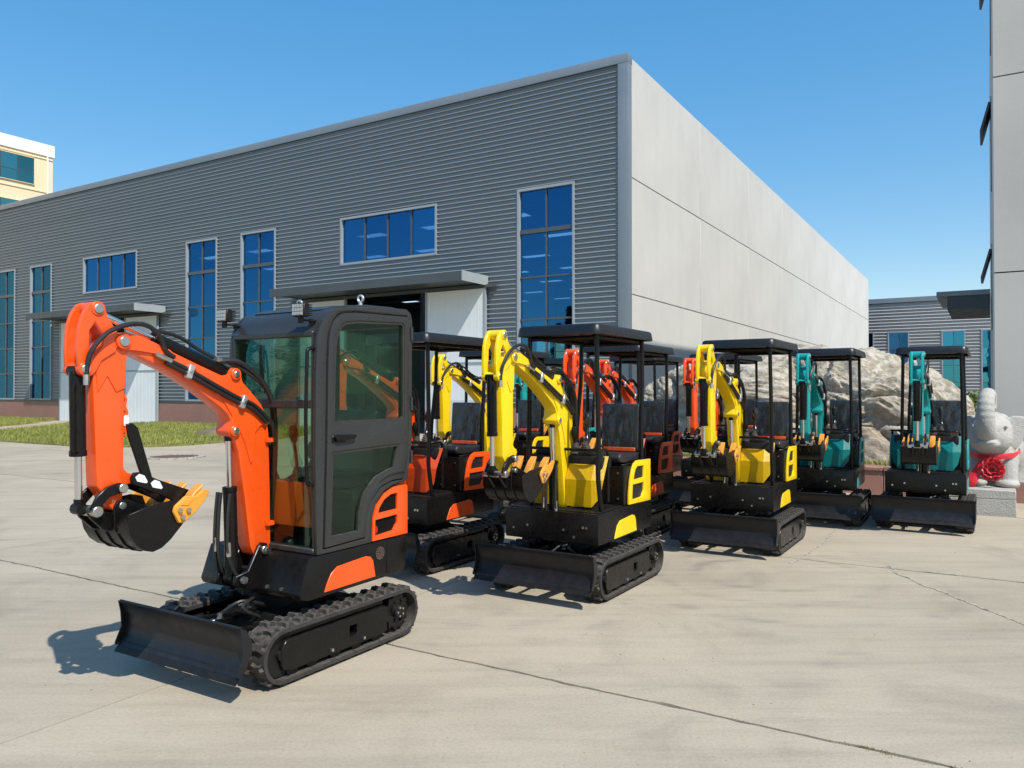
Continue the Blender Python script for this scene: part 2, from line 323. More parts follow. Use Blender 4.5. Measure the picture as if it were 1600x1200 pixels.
def tube(pts, r, seg=8, smooth=5, rf=None, closed=False):
    ps = spline(pts, smooth) if smooth else [Vector(p) for p in pts]
    bm = bmesh.new(); rings = []; up = None
    for i, p in enumerate(ps):
        d = (ps[min(i + 1, len(ps) - 1)] - ps[max(i - 1, 0)]).normalized()
        if up is None: up = d.orthogonal().normalized()
        up = (up - d * up.dot(d)); up = up.normalized() if up.length > 1e-6 else d.orthogonal().normalized()
        s = d.cross(up); rr = r if rf is None else r * rf(i / (len(ps) - 1))
        rings.append([bm.verts.new(p + (up * math.cos(k * 2 * math.pi / seg) + s * math.sin(k * 2 * math.pi / seg)) * rr) for k in range(seg)])
    for a, b in zip(rings, rings[1:]):
        for k in range(seg): bm.faces.new((a[k], a[(k + 1) % seg], b[(k + 1) % seg], b[k]))
    bm.faces.new(rings[0][::-1]); bm.faces.new(rings[-1]); return bm
def arc(cx, cz, r, a0, a1, n=6, rz=None):
    return [(cx + r * math.cos(R(a0 + (a1 - a0) * i / n)), cz + (rz or r) * math.sin(R(a0 + (a1 - a0) * i / n))) for i in range(n + 1)]
def ico(c, rad, sub=3):
    bm = bmesh.new(); bmesh.ops.create_icosphere(bm, subdivisions=sub, radius=1)
    for v in bm.verts: v.co = Vector((c[0] + v.co.x * rad[0], c[1] + v.co.y * rad[1], c[2] + v.co.z * rad[2]))
    return bm

def link(name, me, mat=None, parent=None):
    o = bpy.data.objects.new(name, me); COL.objects.link(o)
    if parent: o.parent = parent
    if mat is not None and me is not None:
        if not me.materials: me.materials.append(None)
        s = o.material_slots[0]; s.link = 'OBJECT'; s.material = M(mat) if isinstance(mat, str) else mat
    return o
def obj(name, bm, mat, parent=None, ang=38): return link(name, finish(bm, name, ang), mat, parent)
def tag(o, label, cat, group=None):
    o['label'] = label; o['category'] = cat
    if group: o['group'] = group
    return o
def thing(name, label, cat, loc=(0, 0, 0), rz=0.0, group=None):
    o = bpy.data.objects.new(name, None); COL.objects.link(o); o.location = loc; o.rotation_euler = (0, 0, rz); o.empty_display_size = 0.2
    return tag(o, label, cat, group)
CACHE = {}
def part(key, name, fn, mat, parent, ang=38):
    if key not in CACHE: CACHE[key] = finish(fn(), name, ang)
    return link(name, CACHE[key], mat, parent)
def L_(*a): return list(a)
def pieces(key, name, fn, mat, parent, ang=38):
    if key not in CACHE: CACHE[key] = [finish(b_, name, ang) for b_ in fn()]
    return [link(name, me, mat, parent) for me in CACHE[key]]
def stuff(o): o['kind'] = 'stuff'; return o
def structure(o): o['kind'] = 'structure'; return o

# ================================================================== SETTING: yard
ground = obj('ground', box(-1500, 1500, -1500, 1500, -0.9, -0.045), 'joint_earth'); structure(ground)
yard = bpy.data.objects.new('yard_pavement', None); COL.objects.link(yard); yard.rotation_euler = (0, 0, TH); structure(yard)
A0, DA, B0, DB = -3.85, 4.75, 3.83, 4.02
def jit(a, b, amp):                      # wandering joint edge, shared noise so neighbours follow each other loosely
    return amp * (noise.noise(Vector((a * 1.9, b * 1.9, 3.1))) * 0.9 + noise.noise(Vector((a * 9, b * 9, 7.7))) * 0.8)
def chip(a, b): return 0.022 * max(0, noise.noise(Vector((a * 6, b * 6, 1.7))) - 0.15) + 0.006 * abs(noise.noise(Vector((a * 31, b * 31, 2.2))))
def slab(i, j):
    a0, a1, b0, b1 = A0 + DA * i, A0 + DA * (i + 1), B0 + DB * j, B0 + DB * (j + 1)
    ca, cb = (a0 + a1) / 2, (b0 + b1) / 2
    near = math.hypot(ca + 3, cb - 6) < 11; n = 110 if near else 6
    g = 0.010; pts = []
    for s in range(n): f = s / n; a = a0 + DA * f; pts.append((a, b0 + g + jit(a, b0, 0.012) + chip(a, b0 + 9)))
    for s in range(n): f = s / n; b = b0 + DB * f; pts.append((a1 - g * 0.7 - jit(a1, b, 0.008), b))
    for s in range(n): f = s / n; a = a1 - DA * f; pts.append((a, b1 - g + jit(a, b1, 0.012) - chip(a, b1 - 7)))
    for s in range(n): f = s / n; b = b1 - DB * f; pts.append((a0 + g * 0.7 - jit(a0, b, 0.008), b))
    dz = random.uniform(-0.0015, 0.0015)
    o = obj('concrete_slab', prism([(p[0] - ca, p[1] - cb) for p in pts], -0.12, 0.0 + dz, 'z'), 'yard_concrete', yard, 30); o.location = (ca, cb, 0)
for i in range(-12, 4):
    for j in range(-3, 6): slab(i, j)
def crack(pts, w, z=0.004):
    ps = spline([(p[0], p[1], 0) for p in pts], 14); bm = bmesh.new(); prev = None
    for k, p in enumerate(ps):
        d = (ps[min(k + 1, len(ps) - 1)] - ps[max(k - 1, 0)]).normalized(); s = Vector((-d.y, d.x, 0))
        off = noise.noise(p * 5) * 0.035 + noise.noise(p * 17) * 0.015; ww = w * (0.35 + abs(noise.noise(p * 9 + Vector((4, 0, 0)))) * 1.6)
        c = p + s * off; q = (bm.verts.new((c.x - s.x * ww, c.y - s.y * ww, z)), bm.verts.new((c.x + s.x * ww, c.y + s.y * ww, z)))
        if prev: bm.faces.new((prev[0], prev[1], q[1], q[0]))
        prev = q
    return obj('crack', bm, 'crack_fill', yard)
crack([gp(1385, 884), gp(1410, 900), gp(1460, 921), gp(1530, 949), gp(1610, 979)], 0.011)
crack([gp(1308, 812), gp(1300, 832), gp(1285, 848), gp(1255, 868), gp(1235, 880)], 0.014)
crack([gp(1440, 893), gp(1500, 898), gp(1560, 905), gp(1640, 914)], 0.007, 0.005)
# weeds growing in the long joint
def tufts(spots, h, blades, spread, wid=0.006):
    bm = bmesh.new()
    for (x, y, z) in spots:
        for k in range(blades):
            a = random.uniform(0, 6.283); d = spread * random.random(); hx, hy = x + math.cos(a) * d, y + math.sin(a) * d
            hh = h * random.uniform(0.45, 1.15); ln = random.uniform(0.15, 0.7) * hh; b = random.uniform(0, 6.283); w = wid * random.uniform(0.6, 1.3)
            px, py = -math.sin(b) * w, math.cos(b) * w
            v0 = bm.verts.new((hx - px, hy - py, z)); v1 = bm.verts.new((hx + px, hy + py, z))
            v2 = bm.verts.new((hx + math.cos(b) * ln * 0.4 + px * 0.7, hy + math.sin(b) * ln * 0.4 + py * 0.7, z + hh * 0.65)); v3 = bm.verts.new((hx + math.cos(b) * ln, hy + math.sin(b) * ln, z + hh))
            bm.faces.new((v0, v1, v2)); bm.faces.new((v0, v2, v3))
    return bm
jw = []
for k in range(34):
    a, b = gp(random.gauss(1345, 40), 1187); jw.append((a, B0 + random.gauss(0, 0.012), -0.01))
for k in range(26):
    jw.append((random.uniform(-9, 2), B0 + random.gauss(0, 0.01), -0.01))
o = obj('joint_weeds', tufts(jw, 0.022, 4, 0.014, 0.002), 'dry_weed'); o.rotation_euler = (0, 0, TH); tag(o, 'small dry weeds sprouting from the long joint in the concrete', 'weeds'); stuff(o)

# loose grit on the slabs
def grit():
    bm = bmesh.new(); rnd = random.Random(11)
    for k in range(70):
        px_ = rnd.uniform(-50, 1650); py_ = rnd.uniform(830, 1210); a, b = gp(px_, py_); r_ = rnd.uniform(.002, .005)
        g = ico((a, b, r_ * .4), (r_, r_ * rnd.uniform(.6, 1), r_ * .6), 1)
        for v in g.verts: v.co += Vector((rnd.uniform(-1, 1), rnd.uniform(-1, 1), 0)) * r_ * .3
        add(bm, g)
    return bm
o = obj('grit', grit(), 'soil'); o.rotation_euler = (0, 0, TH); tag(o, 'scattered brown grit lying on the concrete yard', 'grit'); stuff(o)

# lawn before the factory
FB, FA = 24.02, -10.16                        # facade plane and corner of the grey factory
front_l = [gp(p[0], p[1]) for p in ((-420, 684), (-200, 687), (0, 690), (60, 694), (113, 697.5), (180, 699), (241, 699), (300, 696), (344, 692), (420, 687.5), (470, 682), (497, 674), (512, 664))]
path_px = [(-420, 668), (-100, 667), (0, 666), (60, 664), (100, 661)]
def inpoly(x, y, poly):
    c = False; n = len(poly); j = n - 1
    for i in range(n):
        if ((poly[i][1] > y) != (poly[j][1] > y)) and x < (poly[j][0] - poly[i][0]) * (y - poly[i][1]) / (poly[j][1] - poly[i][1]) + poly[i][0]: c = not c
        j = i
    return c
lawn_poly = front_l + [(FA - 15.0, FB - 0.05), (FA - 24.9, FB - 0.05), (FA - 25.2, 21.5), (FA - 33.4, 21.2), (FA - 34.0, FB - 0.05), (FA - 60, FB - 0.05)]
path_poly = [gp(*p) for p in ((-300, 673), (0, 668.7), (60, 663), (84, 659), (135, 658.5), (128, 662), (100, 666), (60, 671), (0, 676.5), (-300, 694))]
path = obj('path', prism(path_poly, -.02, .056, 'z'), 'yard_concrete'); path.rotation_euler = (0, 0, TH); structure(path)
# keep the drive to the left door free
lawn = obj('lawn', prism(lawn_poly, -0.02, 0.05, 'z'), 'lawn_ground'); lawn.rotation_euler = (0, 0, TH); structure(lawn)
def fill(poly, n, z, rej=None):
    xs = [p[0] for p in poly]; ys = [p[1] for p in poly]; out = []; tries = 0
    while len(out) < n and tries < n * 20:
        tries += 1; x, y = random.uniform(min(xs), max(xs)), random.uniform(min(ys), max(ys))
        if x > FA - 47 and inpoly(x, y, poly) and not inpoly(x, y, path_poly): out.append((x, y, z))
    return out
sp = fill(lawn_poly, 17000, 0.04)
o = obj('lawn_grass', tufts(sp, 0.17, 5, 0.14, 0.010), 'grass'); o.rotation_euler = (0, 0, TH); tag(o, 'sunlit green grass covering the lawn before the grey factory', 'grass'); stuff(o)
mp = gp(338, 684)
def mound():
    bm = ico((mp[0], mp[1], 0.0), (1.0, 0.7, 0.34), 4)
    for v in bm.verts: v.co += Vector((0, 0, 1)) * noise.noise(v.co * 3) * 0.12 + Vector((1, 1, 0)) * noise.noise(v.co * 4) * 0.06
    return bm
o = obj('soil_mound', mound(), 'soil'); o.rotation_euler = (0, 0, TH); tag(o, 'low mound of bare brown soil at the lawn edge', 'soil')

# round manhole in the yard
mh = gp(273, 714.5); W_ = Vector((A.x * mh[0] + V.x * mh[1], A.y * mh[0] + V.y * mh[1]))
t = thing('manhole', 'rusty round manhole cover set in the concrete near the lawn', 'manhole', (W_.x, W_.y, 0.0))
obj('rim', prism(arc(0, 0, 0.72, 0, 360, 48)[:-1], -0.03, 0.03, 'z', [arc(0, 0, 0.56, 0, 360, 40)[:-1]]), 'crack_fill', t)
obj('cover', prism(arc(0, 0, 0.55, 0, 360, 40)[:-1], -0.03, 0.018, 'z', (), 0.008, 1), 'rust', t)

# ================================================================== grey factory
def corr_sheet(openings, t0, t1, z0, z1, pitch, depth, xf):
    """horizontal ribs between z0 and z1 with openings (ta,tb,za,zb) left out; xf maps (t, out, z) to local"""
    prof = [(0.0, 0.0), (0.50, 0.0), (0.60, 1.0), (0.67, 1.0), (0.995, 0.0)]
    zs = []; k = 0
    while z0 + k * pitch < z1 + pitch:
        for f, h in prof: zs.append((z0 + (k + f) * pitch, h * depth))
        k += 1
    def at(z):
        for (za, ha), (zb, hb) in zip(zs, zs[1:]):
            if za <= z <= zb: return ha + (hb - ha) * (z - za) / max(zb - za, 1e-6)
        return 0
    ts = sorted({t0, t1} | {v for o_ in openings for v in o_[:2] if t0 < v < t1})
    bm = bmesh.new()
    for ta, tb in zip(ts, ts[1:]):
        mid = (ta + tb) / 2; cut = sorted((o_[2], o_[3]) for o_ in openings if o_[0] < mid < o_[1])
        spans = []; z = z0
        for ca, cb in cut:
            if ca > z: spans.append((z, ca))
            z = max(z, cb)
        if z < z1: spans.append((z, z1))
        for za, zb in spans:
            pts = [(za, at(za))] + [p for p in zs if za + 1e-4 < p[0] < zb - 1e-4] + [(zb, at(zb))]
            row = [(bm.verts.new(xf(ta, h, zz)), bm.verts.new(xf(tb, h, zz))) for zz, h in pts]
            for p, q in zip(row, row[1:]): bm.faces.new((p[0], p[1], q[1], q[0]))
    return bm
def window(parent, fx, t0, t1, z0, z1, cols, rows, glassmat='blue_glass', frame='window_trim', bar='mullion', fr=0.09, out=0.07, thick_row=None):
    """fx(t,o,z) -> local; box spanned between two mapped corners"""
    def bx(ta, tb, oa, ob, za, zb):
        p, q = fx(ta, oa, za), fx(tb, ob, zb)
        return box(min(p[0], q[0]), max(p[0], q[0]), min(p[1], q[1]), max(p[1], q[1]), min(p[2], q[2]), max(p[2], q[2]))
    w = obj('window', merge(bx(t0 - fr, t0, -0.12, out, z0 - fr, z1 + fr), bx(t1, t1 + fr, -0.12, out, z0 - fr, z1 + fr), bx(t0, t1, -0.12, out - .004, z1, z1 + fr), bx(t0, t1, -0.12, out - .004, z0 - fr, z0)), frame, parent)
    ce = [t0 + (t1 - t0) * k / cols for k in range(cols + 1)]; re = [z0] + list(rows) + [z1]
    for k, c in enumerate(ce[1:-1]): obj('mullion', bx(c - 0.03, c + 0.03, -0.10, -0.005, z0, z1), bar, w)
    for k, r_ in enumerate(rows):
        hh = 0.075 if thick_row is not None and k == thick_row else 0.03
        obj('transom', bx(t0, t1, -0.098, -0.003 + (0.02 if hh > .05 else 0), r_ - hh, r_ + hh), bar, w)
    for a_, b_ in zip(ce, ce[1:]):
        for c_, d_ in zip(re, re[1:]): obj('pane', bx(a_, b_, -0.062, -0.05, c_, d_), glassmat, w)
    return w

fac = thing('factory_building', 'large factory with grey corrugated front and pale concrete side wall', 'building', (0, 0, 0), TH)
fx = lambda t_, o_, z_: (FA - t_, FB - o_, z_)
FT, FZ, FD = 52.0, 12.85, 61.0
tall = [(1.97, 4.22), (16.75, 19.0), (20.70, 22.95), (34.90, 37.12), (38.85, 41.1)]
wide = [(7.87, 12.83, 6.90, 8.82), (26.93, 31.72, 6.96, 8.85)]
doors = [(7.9, 12.8, 0, 5.5), (27.4, 31.2, 0, 5.5)]
ops = [(a_, b_, 1.2, 8.85) for a_, b_ in tall] + wide + doors
sheets = sorted({0.30, 5.2, 15.4, 19.85, 24.6, 34.3, 38.0, 45.0, FT})
for a_, b_ in zip(sheets, sheets[1:]):
    obj('cladding_sheet', corr_sheet(ops, a_, b_, 1.1, FZ - 0.28, 0.171, 0.062, fx), 'cladding', fac, 20)
for a_, b_ in tall: window(fac, fx, a_ + .06, b_ - .06, 1.26, 8.79, 2, (2.70, 4.19, 5.69, 7.33), thick_row=3)
for a_, b_, c_, d_ in wide: window(fac, fx, a_ + .06, b_ - .06, c_ + .06, d_ - .06, 4, ())
bx4 = lambda ta, tb, oa, ob, za, zb, bv=0: box(FA - tb, FA - ta, FB - ob, FB - oa, za, zb, bv)
obj('parapet_trim', bx4(-0.06, FT, -0.25, 0.10, FZ - 0.30, FZ + 0.0, .01), 'facade_trim', fac)
obj('corner_trim', bx4(-0.06, 0.32, -0.2, 0.095, 0, FZ - 0.304, .008), 'facade_trim', fac)
pl = [(0.322, 7.6), (13.1, 27.1), (31.5, FT)]
for a_, b_ in pl: obj('plinth', bx4(a_, b_, -0.2, 0.06, -0.05, 1.10), 'granite_pink', fac)
for a_, b_ in pl: obj('drip_flashing', bx4(a_, b_, -0.1, 0.085, 1.104, 1.14), 'canopy_metal', fac)
# sliding doors of ribbed panel and their canopies
def door_panel(a_, b_):
    bm = bx4(a_, b_, 0.10, 0.17, 0.03, 5.42); n = 9
    for k in range(1, n): add(bm, bx4(a_ + (b_ - a_) * k / n - 0.012, a_ + (b_ - a_) * k / n + 0.012, 0.17, 0.174, 0.05, 5.40))
    p = obj('sliding_door', bm, 'door_white', fac)
    obj('door_frame', merge(bx4(a_ - .03, a_ + .05, 0.09, 0.20, 0.02, 5.44), bx4(b_ - .05, b_ + .03, 0.09, 0.20, 0.02, 5.44), bx4(a_ + .05, b_ - .05, .09, .197, 2.66, 2.72)), 'window_trim', p)
for a_, b_ in ((5.55, 8.26), (12.45, 15.1), (25.03, 27.70), (30.95, 33.75)): door_panel(a_, b_)
for a_, b_ in ((5.55, 15.2), (24.6, 34.3)):
    c = obj('door_canopy', merge(bx4(a_, b_, 0.05, 1.64, 5.60, 5.80)), 'canopy_metal', fac)
    obj('fascia', merge(bx4(a_ - .02, b_ + .02, 1.642, 1.70, 5.53, 5.86), bx4(a_ - .02, b_ + .02, 0.06, 1.642, 5.803, 5.84)), 'canopy_metal', c)
    obj('end_cap', bx4(a_ - .06, a_ - .022, 0.05, 1.70, 5.52, 5.87), 'canopy_trim', c)
    obj('door_rail', bx4(a_ - 0.5, b_ + 0.4, 0.06, 0.22, 5.44, 5.55), 'canopy_metal', c)
# pale concrete side wall in large panels
nb = 8; sw = FD / nb
for k in range(nb):
    for z0, z1 in ((0.0, 4.87), (4.90, 8.79), (8.82, FZ - 0.03)):
        p = obj('wall_panel', box(-0.11, 0.0, 0, sw - 0.004, 0, z1 - z0, 0.012, 1), 'wall_concrete', fac); p.location = (FA, FB + 0.02 + k * sw, z0)
obj('side_backing', box(FA - 0.20, FA - 0.12, FB + 0.1, FB + FD, -0.1, FZ - 0.05), 'dark_interior', fac)
# shell: floor, far walls, roof with skylights
obj('floor', box(FA - FT, FA - 0.2, FB - 0.05, FB + FD, -0.05, 0.01), 'dark_interior', fac)
obj('end_wall', box(FA - FT - 0.2, FA - FT, FB, FB + FD, 0, FZ - 0.1), 'canopy_metal', fac)
bw = [(4 + 6 * k, 8.2 + 6 * k) for k in range(8)]
bmw = bmesh.new()
edges_t = [0.2] + [v for p in bw for v in p] + [FT]
for k in range(0, len(edges_t), 2): add(bmw, box(FA - edges_t[k + 1], FA - edges_t[k], FB + FD - 0.2, FB + FD, 0, FZ - .1))
for p in bw: add(bmw, merge(box(FA - p[1], FA - p[0], FB + FD - 0.2, FB + FD, 0, 1.5), box(FA - p[1], FA - p[0], FB + FD - 0.2, FB + FD, 8.5, FZ - .1)))
obj('back_wall', bmw, 'dark_interior', fac)
fxb = lambda t_, o_, z_: (FA - t_, FB + FD - 0.1 - o_, z_)
for p in bw: window(fac, fxb, p[0] + .1, p[1] - .1, 1.6, 8.4, 3, (3.2, 4.9, 6.6), 'cab_glass')
rt = [0.2]; rb = [0.26]
for k in range(9): rt += [2.2 + 5.6 * k, 4.6 + 5.6 * k]
for k in range(9): rb += [3.2 + 6.4 * k, 4.3 + 6.4 * k]
rt.append(FT); rb.append(FD); bmr = bmesh.new()
for i in range(len(rt) - 1):
    for j in range(len(rb) - 1):
        x0, x1, y0, y1 = FA - rt[i + 1], FA - rt[i], FB + rb[j], FB + rb[j + 1]
        if i % 2 == 1 and j % 2 == 1:
            s_ = obj('skylight', box(x0 - .05, x1 + .05, y0 - .05, y1 + .05, 12.37, 12.39), 'skylight_panel', fac)
        else:
            add(bmr, box(x0, x1, y0, y1, 12.30, 12.36))
obj('roof', bmr, 'dark_interior', fac)
obj('roof_beam', merge(*[box(FA - FT, FA - 0.2, FB + 6.4 * k + 0.6, FB + 6.4 * k + 0.9, 11.98, 12.29) for k in range(9)]), 'facade_trim', fac)
for k in range(9):
    obj('column', merge(box(FA - 24.2, FA - 23.9, FB + 6.4 * k + 0.6, FB + 6.4 * k + 0.9, 0, 11.49)), 'facade_trim', fac)

# ================================================================== tall concrete building at right
TA, TB, TZ = 0.12, 18.8, 17.5
tow = thing('concrete_building', 'tall grey concrete building cut off by the right picture edge', 'building', (0, 0, 0), TH)
rows_t = [0, 4.05, 8.08, 12.1, TZ]
for k in range(4):
    for j in range(2):
        x0, x1 = TA + j * 7.0, TA + (j + 1) * 7.0 - 0.02
        holes = []
        wx = (TA + 2.9, TA + 4.5)
        if j == 0:
            zc = rows_t[k] + 1.35; holes = [[(wx[0], zc), (wx[1], zc), (wx[1], zc + 1.7), (wx[0], zc + 1.7)]]
        obj('wall_panel', prism([(x0, rows_t[k] + .014), (x1, rows_t[k] + .014), (x1, rows_t[k + 1] - .014), (x0, rows_t[k + 1] - .014)], TB, TB + 0.2, 'y', holes), 'tower_concrete', tow)
        if j == 0:
            z0 = rows_t[k] + 1.35
            w = obj('window', merge(box(wx[0], wx[1], TB + .05, TB + .12, z0, z0 + .07), box(wx[0], wx[1], TB + .05, TB + .12, z0 + 1.63, z0 + 1.7), box(wx[0], wx[0] + .07, TB + .053, TB + .117, z0 + .07, z0 + 1.63), box(wx[1] - .07, wx[1], TB + .053, TB + .117, z0 + .07, z0 + 1.63)), 'mullion', tow)
            obj('pane', box(wx[0] + .07, wx[1] - .07, TB + .08, TB + .09, z0 + .07, z0 + 1.63), 'blue_glass', w)
            sash = obj('open_sash', merge(box(wx[0] + .05, wx[0] + .85, -.03, .0, -1.55, 0)), 'mullion', w)
            sash.location = (0, TB - .01, z0 + 1.65); sash.rotation_euler = (R(-17), 0, 0)
obj('building_core', box(TA + 0.02, TA + 14, TB + 0.21, TB + 34, -.05, TZ - .05), 'tower_concrete', tow)
obj('corner_profile', box(TA - 0.03, TA - .002, TB - 0.02, TB + 0.25, 0, TZ), 'facade_trim', tow)
for zz, bb in ((8.75, TB + 4.0), (5.05, TB + 4.0), (12.4, TB + 4.0)):
    w = obj('window', merge(box(TA - .03, TA + .01, bb, bb + 1.6, zz - 1.8, zz - 1.7), box(TA - .03, TA + .01, bb, bb + 1.6, zz + .15, zz + .25), box(TA - .028, TA + .012, bb, bb + .08, zz - 1.7, zz + .15), box(TA - .028, TA + .012, bb + 1.52, bb + 1.6, zz - 1.7, zz + .15)), 'mullion', tow)
    s_ = obj('open_sash', box(-.05, 0, .1, 1.5, -.72, 0), 'mullion', w); s_.location = (TA - .03, bb, zz + .14); s_.rotation_euler = (0, R(15), 0)
SB = 36.0; sa = on_b(1481, SB); sz0, sz1 = zy(484, sa, SB), zy(463, sa, SB)
c = obj('side_canopy', box(sa, TA - .03, SB, SB + 5, sz0, sz1), 'canopy_metal', tow)
obj('fascia', box(on_b(1464, SB), TA - .03, SB - .04, SB + 5.04, sz1 + .003, sz1 + .2), 'facade_trim', c)

# ================================================================== second factory behind, cream block at left
f2 = thing('rear_factory', 'grey ribbed factory seen between the pale wall and the concrete building', 'building', (0, 0, 0), TH)
B2 = 92.9; fx2 = lambda t_, o_, z_: (t_, B2 - o_, z_)
def z2(py, px): return zy(py, on_b(px, B2), B2)
HT2 = z2(468, 1360)
w2 = []
for p0, p1, yt in ((1340, 1366, 520), (1388, 1421, 519), (1472, 1509, 517), (1534, 1570, 515)):
    w2.append((on_b(p0, B2), on_b(p1, B2), z2(625, p0), z2(yt, p0)))
obj('cladding_sheet', corr_sheet(w2, -26, 12, 0.0, HT2 - .5, 0.34, 0.13, fx2), 'cladding_light', f2, 20)
obj('parapet_trim', box(-26, 12, B2 - .25, B2 + .2, HT2 - .5, HT2), 'facade_trim', f2)
obj('building_core', box(-26, 12, B2 + .6, B2 + 30, -.05, HT2 - .2), 'dark_interior', f2)
for a_, b_, c_, d_ in w2:
    zz = [c_ + (d_ - c_) * k / 4 for k in (1, 2, 3)]
    window(f2, fx2, a_ + .1, b_ - .1, c_ + .1, d_ - .1, 2, zz, 'teal_glass' if a_ > on_b(1440, B2) else 'blue_glass', out=0.16, fr=.12)

cb = thing('cream_building', 'cream office block with teal window bands rising behind the factory', 'building', (0, 0, 0), TH)
CA, CZ = -82.0, 26.9
obj('wall', box(CA - 30, CA, 2, 43.7, -.05, CZ - 1.2), 'cream', cb)
obj('roof_band', box(CA - 30.1, CA + .12, 1.9, 43.82, CZ - 1.2, CZ), 'white_paint', cb)
fx3 = lambda t_, o_, z_: (CA + o_ + .13, t_, z_)
for zt in (25.15, 20.6, 16.0, 11.4, 6.8):
    window(cb, fx3, 34.05, 41.8, zt - 2.6, zt, 5, (zt - 1.5,), 'green_glass', 'cream', 'mullion', .05, .02)
    window(cb, fx3, 20.0, 30.0, zt - 2.6, zt, 6, (zt - 1.5,), 'green_glass', 'cream', 'mullion', .05, .02)
obj('downpipe', cyl((CA + .15, 43.1, 0), (CA + .15, 43.1, CZ - 1.25), .09, 8), 'white_paint', cb)
obj('ledge', merge(box(CA, CA + .08, 2, 43.7, 21.95, 22.05), box(CA, CA + .08, 2, 43.7, 25.35, 25.42)), 'cream', cb)

# ================================================================== planter, boulder, statue, shrubs
PB = 13.42
pln = thing('stone_planter', 'low red granite planter edging the boulder', 'planter', (0, 0, 0), TH)
x = -7.4
while x < 2.4:
    o = obj('stone_block', box(0, 1.19, 0, 0.30, -.02, 0.37, .006, 1), 'granite_pink', pln); o.location = (x, PB, 0); x += 1.2
x = -7.4
while x < 2.4:
    o = obj('coping_stone', box(0, 1.49, -.03, 0.36, 0.0, 0.06, .008, 1), 'granite_pink', pln); o.location = (x, PB, .373); x += 1.5
for xx in (-7.7, 2.2):
    o = obj('stone_block', box(0, .3, 0.3, 4.4, -.02, 0.41, .006, 1), 'granite_pink', pln); o.location = (xx, PB, 0)
obj('soil', box(-7.38, 2.2, PB + .305, PB + 4.6, 0, .34), 'soil', pln)
o = obj('planter_grass', tufts([(random.uniform(-7.2, 2.1), PB + 0.4 + abs(random.gauss(0, .45)), .33) for _ in range(1500)], 0.17, 6, 0.10, 0.006), 'grass'); o.rotation_euler = (0, 0, TH)
tag(o, 'short green grass growing in the planter at the foot of the boulder', 'grass'); stuff(o)

def boulder():
    bm = bmesh.new(); bmesh.ops.create_icosphere(bm, subdivisions=7, radius=1)
    for v in bm.verts:
        p = v.co.copy()
        q = Vector((math.copysign(abs(p.x) ** 0.72, p.x), math.copysign(abs(p.y) ** 0.8, p.y), math.copysign(abs(p.z) ** 0.75, p.z)))
        big = 1 + 0.10 * noise.noise(p * 1.6 + Vector((5, 2, 1))) + 0.05 * noise.noise(p * 3.7)
        s = Vector((q.x * 3.25, q.y * 1.45, q.z * 1.90)) * big
        if s.x > 0.2: s.z *= 1 - 0.10 * ((s.x - 0.2) / 3.0) ** 2
        if s.x < -1.2: s.z *= 1 - 0.10 * ((-s.x - 1.2) / 2.0)
        w = s + 0.75 * Vector((noise.noise(s * 0.6), noise.noise(s * 0.6 + Vector((9, 1, 4))), noise.noise(s * 0.6 + Vector((2, 8, 5)))))
        h = 0.26 * noise.noise(w * 0.8 + Vector((4, 4, 1))) + 0.13 * noise.noise(w * 1.9)
        c1 = abs(noise.noise(Vector((w.x * 1.0, w.y, w.z * 1.3)) * 1.1 + Vector((1, 6, 2)))); h -= 0.16 * max(0, 1 - c1 * 7)
        fld = w.z * 1.25 + w.x * 0.40 + w.y * 0.5 + 0.55 * noise.noise(w * 1.3) + 0.16 * noise.noise(w * 3.4)
        bnd = fld * 5.2 + 0.35 * noise.noise(w * 6); fr = bnd - math.floor(bnd); st_ = abs(fr * 2 - 1)
        h += (st_ ** 0.7 - 0.5) * 0.075 * (0.35 + 1.3 * abs(noise.noise(w * 1.1 + Vector((7, 7, 7)))))
        b2 = fld * 14.0; f2_ = abs((b2 - math.floor(b2)) * 2 - 1); h += (f2_ - 0.5) * 0.026
        h += 0.030 * noise.noise(w * 7.5) + 0.014 * noise.noise(w * 17)
        n_ = Vector((p.x / 2.6, p.y / 1.4, p.z / 1.9)).normalized()
        v.co = s + n_ * (h + 0.04)
    return bm
o = obj('boulder', boulder(), 'boulder_rock', None, 60); o.rotation_euler = (0, 0, TH)
wc = Vector((A.x * -3.3 + V.x * 15.7, A.y * -3.3 + V.y * 15.7)); o.location = (wc.x, wc.y, 0.42); tag(o, 'huge pale banded boulder standing in the granite planter', 'boulder')

def remesh(bm, vox, smooth=4):
    me = bpy.data.meshes.new('tmp'); bm.to_mesh(me); bm.free(); ob = bpy.data.objects.new('tmp', me); COL.objects.link(ob)
    m = ob.modifiers.new('r', 'REMESH'); m.mode = 'VOXEL'; m.voxel_size = vox
    s = ob.modifiers.new('s', 'SMOOTH'); s.iterations = smooth; s.factor = 0.5
    dg = bpy.context.evaluated_depsgraph_get(); out = bpy.data.meshes.new_from_object(ob.evaluated_get(dg))
    bpy.data.objects.remove(ob); bpy.data.meshes.remove(me)
    for p in out.polygons: p.use_smooth = True
    return out
pc = (-0.10, 12.55)                           # pedestal centre, site axes
pw = Vector((A.x * pc[0] + V.x * pc[1], A.y * pc[0] + V.y * pc[1]))
st = thing('elephant_statue', 'white granite elephant statue with trunk raised, on a block', 'statue', (pw.x, pw.y, 0), TH)
obj('pedestal', box(-.40, .40, -.66, .66, -.02, .215, .006, 1), 'granite_grey', st)
obj('pedestal_slab', box(-.40, .40, -.66, .66, .218, .335, .008, 1), 'granite_grey', st)
